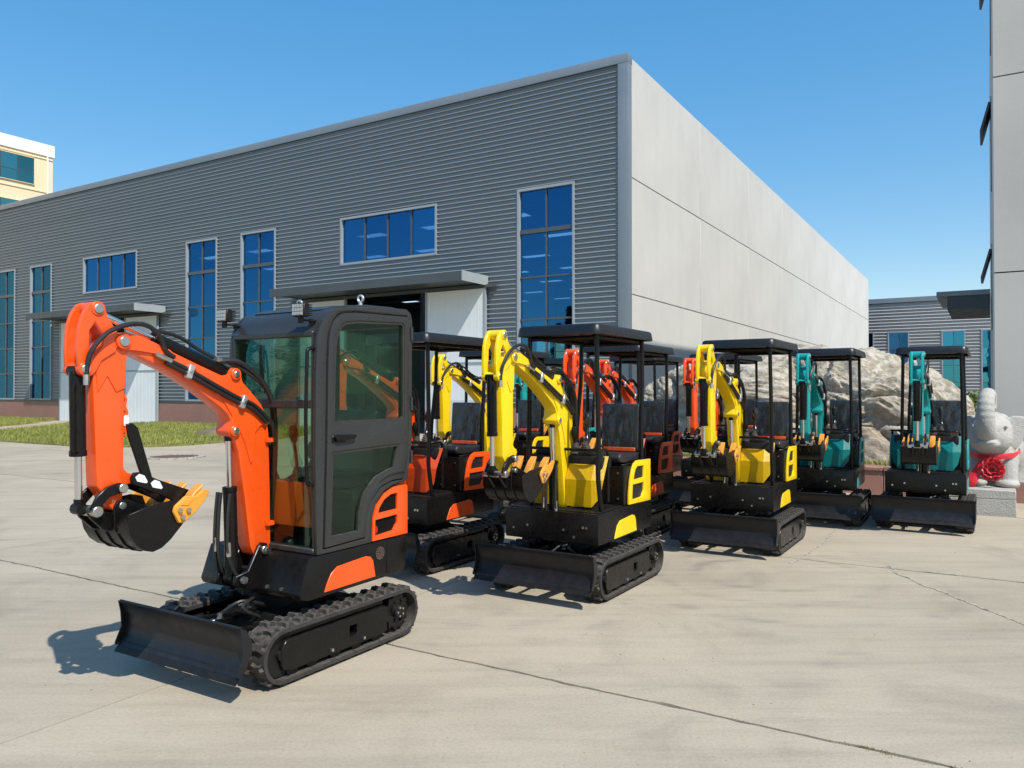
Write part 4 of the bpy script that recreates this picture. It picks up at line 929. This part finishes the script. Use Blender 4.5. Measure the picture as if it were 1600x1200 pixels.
def tube_frame(paths, r): return merge(*[tube(p, r, 10, 0) for p in paths])
def rounded(pts, k=4, f=.35):
    """round the corners of an open poly-line"""
    ps = [Vector(p) for p in pts]; out = [ps[0]]
    for a_, b_, c_ in zip(ps, ps[1:], ps[2:]):
        r = f * min((a_ - b_).length, (c_ - b_).length) if f < 1 else f
        r = min(r, .09); p = b_ + (a_ - b_).normalized() * r; q = b_ + (c_ - b_).normalized() * r
        for i in range(k + 1):
            t_ = i / k; out.append((p * (1 - t_) + b_ * t_) * (1 - t_) + (b_ * (1 - t_) + q * t_) * t_)
    return out + [ps[-1]]
COVER = [(-.055, .668), (-.062, .76), (-.085, .86), (-.12, .95), (-.165, 1.0), (-.225, 1.022), (-.525, 1.015), (-.525, .655)]
CH1 = [(-.155, .865), (-.165, .90), (-.19, .945), (-.23, .972), (-.375, .97), (-.375, .868)]
CH2 = [(-.125, .725), (-.135, .825), (-.375, .828), (-.375, .755), (-.35, .73), (-.33, .705), (-.13, .70)]
ACC = [(.155, .430), (.135, .475), (.10, .53), (.05, .562), (-.20, .578), (-.245, .568), (-.268, .54), (-.29, .435)]

def seat(root, x, y, z, rail):
    s_ = part('cushion', 'seat_cushion', lambda: prism([(.22, .02), (.235, .06), (.20, .095), (.10, .085), (-.10, .075), (-.20, .085), (-.21, .01), (.10, .0)], -.18, .18, 'y', (), .022, 3), 'seat_vinyl', root, 60); s_.location = (x, y, z)
    b_ = part('backrest', 'seat_backrest', lambda: prism([(-.16, .10), (-.19, .48), (-.205, .50), (-.245, .49), (-.25, .30), (-.24, .08), (-.20, .07)], -.175, .175, 'y', (), .024, 3), 'seat_vinyl', root, 60); b_.location = (x, y, z)
    part('film', 'plastic_film', lambda: wrinkled(), 'plastic_film', b_, 80)
    if rail:
        r_ = part('seatbelt', 'seat_rail', lambda: box(-.05, -.02, -.15, .15, .085, .118, .004, 1), rail, root); r_.location = (x - .13, y, z)
def wrinkled():
    bm = bmesh.new(); n, m = 14, 16; g = []
    for i in range(n + 1):
        row = []
        for j in range(m + 1):
            y = -.185 + .37 * j / m; z = .06 + .46 * i / n; p = Vector((-.14 - .045 * (z - .06) / .46, y, z)); p.x += .012 * noise.noise(Vector((y * 14, z * 14, 2))) + .008 * noise.noise(Vector((y * 30, z * 18, 5)))
            row.append(bm.verts.new(p))
        g.append(row)
    for i in range(n):
        for j in range(m): bm.faces.new((g[i][j], g[i][j + 1], g[i + 1][j + 1], g[i + 1][j]))
    return bm
def lever(root, x, y, z, h, lean, wrap):
    l_ = part('lever%.2f%.2f' % (h, lean), 'control_lever', lambda: merge(tube([(0, 0, 0), (lean * .3, 0, h * .5), (lean, 0, h)], .010, 8, 4), tube([(lean, 0, h), (lean * 1.1, 0, h + .05), (lean * 1.3, 0, h + .10)], .021, 10, 4, lambda f: .8 + .5 * math.sin(f * 3))), 'black_paint', root); l_.location = (x, y, z)
    part('boot', 'lever_boot', lambda: merge(*[cyl((0, 0, .018 * k), (0, 0, .018 * k + .014), .05 - .006 * k, 14, .045 - .006 * k) for k in range(5)]), 'rubber', l_)
    if wrap: part('wrap%.2f' % h, 'plastic_film', lambda: tube([(lean * .2, 0, h * .35), (lean * .7, .008, h * .75), (lean * 1.35, 0, h + .12)], .034, 9, 5, lambda f: .8 + .3 * math.sin(f * 9)), 'plastic_film', l_)

def accents(root, col, body_y, hx=0.0, body_cover=True):
    ac = part('accent%.3f' % hx, 'accent_panel', lambda: prism([(p[0] + hx, p[1]) for p in ACC], body_y - .002, body_y + .006, 'y', (), .002, 1), col, root)

def canopy_machine(name_label, col, loc, cat='excavator', group='mini excavators lined up in the yard', swing=0.0, film=True, hero=False):
    root = thing('mini_excavator', name_label, cat, (loc[0], loc[1], 0), TH - math.pi / 2 + swing, group)
    undercarriage(root, hero)
    bd = part('cbody', 'platform', lambda: merge(prism([(.515, .42), (.525, .43), (.525, .66), (-.52, .66), (-.56, .64), (-.56, .44), (-.54, .42)], -.41, .43, 'y', (), .006, 2)), 'black_paint', root)
    fl_ = part('floor', 'floor_plate', lambda: box(.02, .49, -.39, .41, .661, .668), 'black_frame', bd)
    stuff(part('floortread', 'anti_slip_studs', lambda: merge(*[box(.04 + .035 * i, .058 + .035 * i, -.36 + .05 * j, -.33 + .05 * j, .667, .671) for i in range(12) for j in range(15)]), 'black_frame', fl_))
    pieces('bodybolts', 'bolt', lambda: L_(*[cyl((.518, y, z), (.532, y, z), .011, 6) for y, z in ((.13, .52), (.30, .55), (.33, .55), (-.2, .53), (-.33, .5), (.22, .47))]), 'steel', bd)
    accents(root, col, .43, .08)
    part('engine', 'engine_box', lambda: merge(box(-.50, .0, -.40, .41, .663, .985, .012), box(-.56, -.05, -.38, .39, .985, 1.0, .004, 1)), 'black_paint', root)
    pieces('ebolts', 'bolt', lambda: L_(*[cyl((-.002, y, z), (.010, y, z), .008, 6) for y in (.36, .20, -.1) for z in (.93, .72)]), 'steel', root)
    for s in (1, -1):
        yb = .412 if s > 0 else -.402
        cv = part('cover%d' % s, 'engine_cover', lambda: prism(COVER, yb, yb + s * .022, 'y', [CH1, CH2], .004, 2), col, root)
        part('grille%d' % s, 'grille', lambda: prism(COVER, yb + s * .001, yb + s * .007, 'y'), 'mesh_black', cv)
    part('rearcover', 'rear_cover', lambda: merge(prism([(-.36, .66), (.37, .66), (.39, .80), (.36, 1.01), (-.34, 1.01), (-.39, .80)], -.57, -.50, 'x', (), .015, 2)), col, root)
    part('fuelcap', 'fuel_cap', lambda: cyl((-.20, .33, 1.0), (-.20, .33, 1.045), .032, 16, .028), 'red_plastic', root)
    # foot-well shield either side of the boom, folded sheet
    for s in (1, -1):
        yy = sorted((s * .06, s * .37)); 
        part('shield%d' % s, 'front_shield', lambda: shield(s), col, root, 25)
    part('console', 'console', lambda: merge(box(.10, .30, -.33, .35, .98, 1.085, .02), *[box(.13, .28, s * .2 - .07, s * .2 + .07, 1.085, 1.12 + .0 * s, .012) for s in (1, -1)]), 'black_frame', root)
    part('crail', 'console_rail', lambda: tube_frame([rounded([(.20, -.36, .72), (.20, -.36, 1.14), (.36, -.36, 1.14), (.36, .36, 1.14), (.20, .36, 1.14), (.20, .36, .72)])], .013), 'black_paint', root)
    for k, y in enumerate((-.14, .16)): lever(root, .20, y, 1.115, .20, -.03, film)
    for k, y in enumerate((-.05, .02, .09)): lever(root, .24, y, 1.10, .12, .02, False)
    seat(root, -.22, .20, 1.0, 'interior_orange')
    # canopy
    def post(key, pts): part(key, 'canopy_post', lambda: tube_frame([rounded(pts)], .019), 'black_paint', root)
    post('pfl', [(.40, .395, .665), (.47, .40, .95), (.455, .40, 1.15), (.46, .385, 2.05)])
    post('pfr', [(.40, -.225, .665), (.47, -.23, .95), (.455, -.23, 1.15), (.46, -.215, 2.05)])
    post('prl', [(-.40, .40, 1.0), (-.40, .40, 1.25), (-.455, .385, 1.7), (-.46, .38, 2.05)])
    post('prr', [(-.40, -.23, 1.0), (-.40, -.23, 1.25), (-.455, -.215, 1.7), (-.46, -.21, 2.05)])
    part('ptop', 'canopy_frame', lambda: tube_frame([[(.46, -.22, 2.03), (.46, .39, 2.03)], [(-.46, -.22, 2.03), (-.46, .39, 2.03)], [(-.46, .36, 2.04), (.46, .36, 2.04)], [(-.46, -.19, 2.04), (.46, -.19, 2.04)]], .017), 'black_paint', root)
    part('ctop', 'canopy_roof', canopy_roof, 'canopy_black', root, 50)
    front_gear(root, col, bw=.84)
    return root
def shield(s):
    prof = [(.265, 1.085), (.365, .90), (.36, .70)]
    bm = bmesh.new(); rows = []
    ys = [(s * .06, 0), (s * .29, 0), (s * .372, -.055)]
    zl = {0: [1.085, .90, .685], 1: [1.085, .90, .685], 2: [1.085, .90, .76]}
    for i, (y, dx) in enumerate(ys):
        rows.append([bm.verts.new((prof[k][0] + dx, y if not (i == 2 and k == 2) else y - s * .03, zl[i][k])) for k in range(3)])
    for a_, b_ in zip(rows, rows[1:]):
        for k in range(2): bm.faces.new((a_[k], a_[k + 1], b_[k + 1], b_[k]))
    ge = bmesh.ops.solidify(bm, geom=bm.faces[:], thickness=.014)
    return bm
def canopy_roof():
    x0, x1, y0, y1 = -.56, .56, -.29, .455; bm = bmesh.new()
    def ring(ins, z, r):
        pts = []
        for cx, cy, a in ((x1 - r, y1 - r, 0), (x0 + r, y1 - r, 90), (x0 + r, y0 + r, 180), (x1 - r, y0 + r, 270)):
            for i in range(6):
                t_ = R(a + 18 * i); pts.append((cx + math.cos(t_) * (r - ins), cy + math.sin(t_) * (r - ins), z))
        return [bm.verts.new(p) for p in pts]
    rs = [ring(.022, 2.085, .06), ring(.016, 2.052, .06), ring(-.004, 2.050, .06), ring(-.004, 2.066, .06), ring(.006, 2.118, .06), ring(.018, 2.130, .06), ring(.034, 2.134, .06)]
    for a_, b_ in zip(rs, rs[1:]):
        n = len(a_)
        for k in range(n): bm.faces.new((a_[k], a_[(k + 1) % n], b_[(k + 1) % n], b_[k]))
    top = rs[-1]; c = bm.verts.new(((x0 + x1) / 2, (y0 + y1) / 2, 2.146))
    for k in range(len(top)): bm.faces.new((top[k], top[(k + 1) % len(top)], c))
    bm.faces.new(rs[0][::-1]); return bm

# ---- closed-cab machine -------------------------------------------------------------
CY0, CY1 = -.32, .45
CAB = [(.255, .655), (.275, 1.2), (.272, 1.70), (.262, 1.86)] + [(.262 - .21 + .21 * math.cos(R(a)), 1.87 + .235 * math.sin(R(a))) for a in range(15, 90, 12)] + [(-.05, 2.118), (-.30, 2.145), (-.60, 2.155), (-.645, 2.13), (-.66, 2.08), (-.66, 1.30), (-.635, 1.13), (-.60, 1.01), (-.47, .995), (-.38, .965), (-.30, .90), (-.265, .82), (-.255, .655)]
DOOR = [(.195, .69), (.175, 1.25), (.165, 1.80)] + [(-.01 + .17 * math.cos(R(a)), 1.88 + .20 * math.sin(R(a))) for a in range(10, 90, 12)] + [(-.10, 2.09), (-.60, 2.105), (-.62, 2.08), (-.62, 1.25), (-.585, 1.06), (-.555, 1.03), (-.45, 1.03), (-.34, 1.0), (-.255, .93), (-.205, .83), (-.195, .70)]
W_UP = [(.118, 1.415), (.105, 1.80)] + [(-.04 + .14 * math.cos(R(a)), 1.86 + .17 * math.sin(R(a))) for a in range(10, 90, 13)] + [(-.12, 2.04), (-.55, 2.06), (-.57, 2.04), (-.57, 1.435), (-.55, 1.415)]
W_LO = [(.145, .735), (.128, 1.245), (-.50, 1.262), (-.52, 1.25), (-.475, 1.10), (-.40, 1.085), (-.29, 1.05), (-.20, .97), (-.15, .86), (-.14, .735)]
W_RT = [(.16, .80), (.15, 1.85), (.10, 1.98), (0, 2.03), (-.55, 2.05), (-.57, 2.02), (-.57, 1.25), (-.45, 1.10), (-.20, 1.0), (-.15, .80)]
def pull(pts): return [(p[0] - (.045 * (p[0] + .1) / .36 if p[0] > -.1 else 0), p[1]) for p in pts]
CAB, DOOR, W_UP, W_LO, W_RT = pull(CAB), pull(DOOR), pull(W_UP), pull(W_LO), pull(W_RT)
def grow(pts, d):
    n = len(pts); out = []; ar_ = sum(pts[i][0] * pts[(i + 1) % n][1] - pts[(i + 1) % n][0] * pts[i][1] for i in range(n)); sg = 1 if ar_ > 0 else -1
    for i in range(n):
        a_, b_, c_ = Vector(pts[i - 1]), Vector(pts[i]), Vector(pts[(i + 1) % n]); e1 = (b_ - a_).normalized(); e2 = (c_ - b_).normalized()
        n1 = Vector((e1.y, -e1.x)) * sg; n2 = Vector((e2.y, -e2.x)) * sg; m = (n1 + n2); m = m.normalized() / max(.5, math.cos(n1.angle(n2, 0) / 2)); out.append((b_.x + m.x * d, b_.y + m.y * d))
    return out
def cab_machine(label, col, loc):
    root = thing('mini_excavator', label, 'excavator', (loc[0], loc[1], 0), TH - math.pi / 2, 'mini excavators lined up in the yard')
    undercarriage(root, True)
    bd = obj('platform', prism([(.33, .42), (.345, .45), (.27, .652), (-.50, .652), (-.585, .63), (-.585, .44), (-.56, .41), (.28, .405)], -.42, .447, 'y', (), .012, 2), 'black_paint', root)
    accents(root, col, .447, 0.0)
    obj('counterweight_panel', prism([(-.40, .43), (-.40, .645), (-.592, .645), (-.60, .60), (-.595, .46), (-.57, .425)], -.40, .451, 'y', (), .008, 2), 'black_paint', root)
    vent = obj('fan_vent', merge(prism(circ(-.335, .575, .044, 18), .446, .4495, 'y')), 'mesh_black', root)
    stuff(obj('vent_slots', merge(*[prism(circ(-.335 + r * math.cos(a), .575 + r * math.sin(a), .0055, 6), .449, .4515, 'y') for r, n in ((.012, 5), (.024, 10), (.036, 15)) for a in [2 * math.pi * i / n for i in range(n)]]), 'rust', vent))
    for y, z in ((.18, .47), (.30, .47), (-.2, .45)): obj('bolt', cyl((.335, y, z), (.349, y, z), .011, 6), 'steel', bd)
    # engine cover behind the cab
    ccov = [(-.262, .66), (-.272, .80), (-.31, .885), (-.385, .95), (-.47, .982), (-.598, .985), (-.61, .97), (-.61, .66)]
    h1 = [(-.315, .83), (-.33, .865), (-.375, .91), (-.44, .938), (-.505, .94), (-.505, .835)]; h2 = [(-.285, .705), (-.29, .79), (-.505, .80), (-.505, .745), (-.485, .725), (-.465, .70), (-.29, .69)]
    for s in (1, -1):
        yb = .425 if s > 0 else -.40
        cv = obj('engine_cover', prism(ccov, yb, yb + s * .026, 'y', [h1, h2], .004, 2), col, root)
        gb = bmesh.new()
        for i in range(16):
            for j in range(19):
                x_ = -.28 - .0155 * i; z_ = .69 + .0135 * j + (.007 if i % 2 else 0)
                if (inpoly(x_, z_, h1) or inpoly(x_, z_, h2)): add(gb, prism(circ(x_, z_, .0068, 6), yb + s * .008, yb + s * .012, 'y', [circ(x_, z_, .0055, 6)]))
        stuff(obj('grille', gb, 'black_frame', cv))
        obj('grille_backing', prism(grow(ccov, -.01), yb + s * .001, yb + s * .006, 'y'), 'mesh_black', cv)
    obj('rear_cover', prism([(-.40, .66), (.42, .66), (.42, .90), (.38, .98), (-.36, .98), (-.40, .90)], -.64, -.56, 'x', (), .02, 2), col, root)
    obj('tail_lamp', merge(prism(circ(-.30, .725, .028, 14), .432, .4365, 'y')), 'red_plastic', root)
    # cab shell
    cab = obj('cab_frame', prism(CAB, CY1 - .03, CY1, 'y', [grow(DOOR, .006)], .012, 2), 'cab_grey', root)
    obj('cab_side', prism(CAB, CY0, CY0 + .05, 'y', [W_RT], .012, 2), 'cab_grey', root)
    outer = CAB[2:12]; 
    top = [(.222, 1.955)] + [p for p in CAB if p[1] > 1.96] ; top = top + [(-.66, 2.05), (-.63, 2.05), (-.60, 2.10), (-.30, 2.105), (-.03, 2.085), (.06, 2.06), (.135, 2.01), (.182, 1.955)]
    obj('cab_roof', prism(top, CY0 + .02, CY1 - .03, 'y', (), .008, 2), 'cab_grey', root, 50)
    obj('roof_dome', prism([(.10, 2.095), (0, 2.128), (-.30, 2.162), (-.57, 2.17), (-.60, 2.145), (-.3, 2.135)], CY0 + .07, CY1 - .08, 'y', (), .012, 2), 'cab_grey', root, 50)
    dr = obj('cab_door', prism(DOOR, CY1 - .040, CY1 + .008, 'y', [W_UP, W_LO], .007, 2), 'cab_grey', root)
    obj('window_seal', merge(prism(grow(W_UP, .004), CY1 - .02, CY1 + .003, 'y', [grow(W_UP, -.014)]), prism(grow(W_LO, .004), CY1 - .02, CY1 + .003, 'y', [grow(W_LO, -.014)])), 'rubber', dr)
    obj('door_window', prism(grow(W_UP, -.004), CY1 - .014, CY1 - .008, 'y'), 'cab_glass', dr); obj('door_window', prism(grow(W_LO, -.004), CY1 - .014, CY1 - .008, 'y'), 'cab_glass', dr)
    obj('door_handle', merge(box(-.01, .105, CY1 + .006, CY1 + .016, 1.30, 1.345, .004, 1), prism([(.10, 1.338), (.085, 1.348), (-.07, 1.345), (-.085, 1.335), (-.07, 1.32), (.085, 1.31)], CY1 + .016, CY1 + .034, 'y', (), .005, 2)), 'black_paint', dr)
    for z in (1.48, 1.95, 1.12): obj('hinge', cyl((-.645, CY1 + .004, z), (-.645, CY1 + .004, z + .09), .011, 10), 'cab_grey', dr)
    obj('arch_groove', tube([(-.56, CY1 + .009, 1.075), (-.42, CY1 + .009, 1.065), (-.32, CY1 + .009, 1.03)], .005, 6, 4), 'mesh_black', dr)
    obj('side_window', prism(grow(W_RT, -.004), CY0 + .02, CY0 + .026, 'y'), 'cab_glass', root)
    # front frame and glass
    fw0, fw1 = CY0 + .05, CY1 - .03
    sh_ = obj('front_frame', merge(box(.215, .268, fw0, fw1, 1.505, 1.555, .006, 1), box(.21, .262, fw0, fw1, .655, .69, .006, 1), box(.225, .27, fw0, fw1, 1.925, 1.96, .006, 1),
        prism([(.21, .66), (.252, .66), (.272, 1.2), (.268, 1.95), (.228, 1.95), (.23, 1.2)], fw0, fw0 + .014, 'y'), prism([(.21, .66), (.252, .66), (.272, 1.2), (.268, 1.95), (.228, 1.95), (.23, 1.2)], fw1 - .010, fw1, 'y')), 'cab_grey', root); sh_.location.x = -.044
    sh_ = obj('windshield', prism([(.252, 1.556), (.258, 1.556), (.256, 1.925), (.25, 1.925)], fw0 + .015, fw1 - .011, 'y'), 'cab_glass', root); sh_.location.x = -.044
    sh_ = obj('lower_windshield', prism([(.234, .691), (.24, .691), (.252, 1.20), (.254, 1.504), (.248, 1.504), (.246, 1.2)], fw0 + .015, fw1 - .011, 'y'), 'cab_glass', root); sh_.location.x = -.044
    sh_ = obj('windscreen_wiper', merge(tube([(.268, .02, 1.60), (.272, .0, 1.75), (.27, -.02, 1.86)], .006, 6, 3), box(.258, .266, -.035, -.02, 1.66, 1.89)), 'black_paint', root); sh_.location.x = -.044
    obj('rear_frame', merge(box(-.66, -.615, fw0, fw1, 1.02, 1.25, .006, 1), box(-.66, -.615, fw0, fw1, 2.04, 2.10, .006, 1), box(-.655, -.62, fw0, fw0 + .06, 1.25, 2.04), box(-.655, -.62, fw1 - .06, fw1, 1.25, 2.04)), 'cab_grey', root)
    obj('rear_window', box(-.64, -.634, fw0 + .06, fw1 - .06, 1.25, 2.04), 'cab_glass', root)
    # inside
    obj('cab_floor', box(-.25, .18, fw0, fw1, .656, .675), 'black_frame', root)
    obj('seat_base', box(-.58, -.12, fw0 + .01, fw1 - .01, .68, .98, .02), 'black_frame', root)
    obj('inner_console', prism([(.16, 1.06), (.06, 1.06), (.06, .80), (.175, .80)], fw0 + .03, fw1 - .05, 'y', (), .01, 2), 'interior_orange', root)
    seat(root, -.30, .10, .98, None)
    lever(root, .10, .17, 1.06, .24, .03, True); lever(root, .10, -.06, 1.06, .24, .03, False)
    lever(root, .09, .28, 1.06, .14, .0, False)
    # work lights, eyes, rails
    for y in (-.28, .385):
        wl = obj('work_light', merge(box(.30, .345, y - .048, y + .048, 2.035, 2.115, .006, 1), *[box(.272, .30, y - .042, y + .042, 2.043 + .012 * k, 2.048 + .012 * k) for k in range(6)]), 'black_frame', root)
        wl.location.x = -.04
        obj('lens', box(.346, .350, y - .041, y + .041, 2.042, 2.108), 'amber_lens', wl)
        stuff(obj('lens_cell', merge(*[box(.350, .353, y - .038 + .02 * i, y - .022 + .02 * i, 2.046 + .021 * j, 2.062 + .021 * j) for i in range(4) for j in range(3)]), 'zinc', wl))
        obj('bracket', merge(box(.20, .325, y - .02, y + .02, 2.015, 2.023), box(.318, .326, y - .02, y + .02, 2.0, 2.034), cyl((.24, y, 2.0), (.24, y, 2.03), .014, 8)), 'black_frame', wl)
    for x_, y_ in ((-.28, .33), (-.28, -.22)):
        pts = [(x_, y_ + .021 * math.cos(a), 2.20 + .021 * math.sin(a)) for a in [2 * math.pi * i / 14 for i in range(15)]]
        obj('lifting_eye', merge(tube(pts, .008, 7, 0), cyl((x_, y_, 2.145), (x_, y_, 2.182), .012, 10)), 'zinc', root)
    sh_ = obj('grab_rail', tube_frame([rounded([(.255, .425, 1.86), (.315, .425, 1.85), (.325, .425, 1.45), (.315, .425, 1.07), (.245, .425, 1.06)])], .011), 'black_paint', root); sh_.location.x = -.044
    front_gear(root, col, thumb=True)
    pieces('hosebracket', 'hose_bracket', lambda: L_(box(.195, .25, .03, .075, 1.30, 1.325), box(.195, .25, .03, .075, .80, .825)), col, root)
    return root

cab_machine('orange mini excavator with closed dark grey cab, nearest the camera', 'orange', (-1.40, 4.937))
for lab_, col_, loc_ in (
    ('orange open-canopy mini excavator directly behind the closed-cab one', 'orange', (-.844, 7.58)),
    ('yellow open-canopy mini excavator in the centre, nearest of the yellow ones', 'yellow', (.574, 6.66)),
    ('yellow open-canopy mini excavator in front of the boulder, beside the teal ones', 'yellow', (2.48, 8.35)),
    ('teal mini excavator parked beside the right-hand yellow one, before the boulder', 'teal', (3.98, 10.0)),
    ('teal mini excavator at the far right, next to the stone elephant', 'teal', (5.08, 9.56)),
    ('red-orange mini excavator right behind the centre yellow one', 'red_orange', (1.28, 9.1)),
    ('red-orange mini excavator farthest back in the row behind the centre yellow one', 'red_orange', (1.93, 11.6)),
    ('yellow mini excavator half hidden in the back, before the white sliding door', 'yellow', (-.15, 10.2)),
    ('teal mini excavator farthest back, glimpsed behind the centre yellow boom', 'teal', (.8, 12.8)),
    ('red-orange mini excavator half hidden behind the yellow one by the boulder', 'red_orange', (3.0, 11.2))):
    canopy_machine(lab_, col_, loc_, swing=random.uniform(-.018, .018))
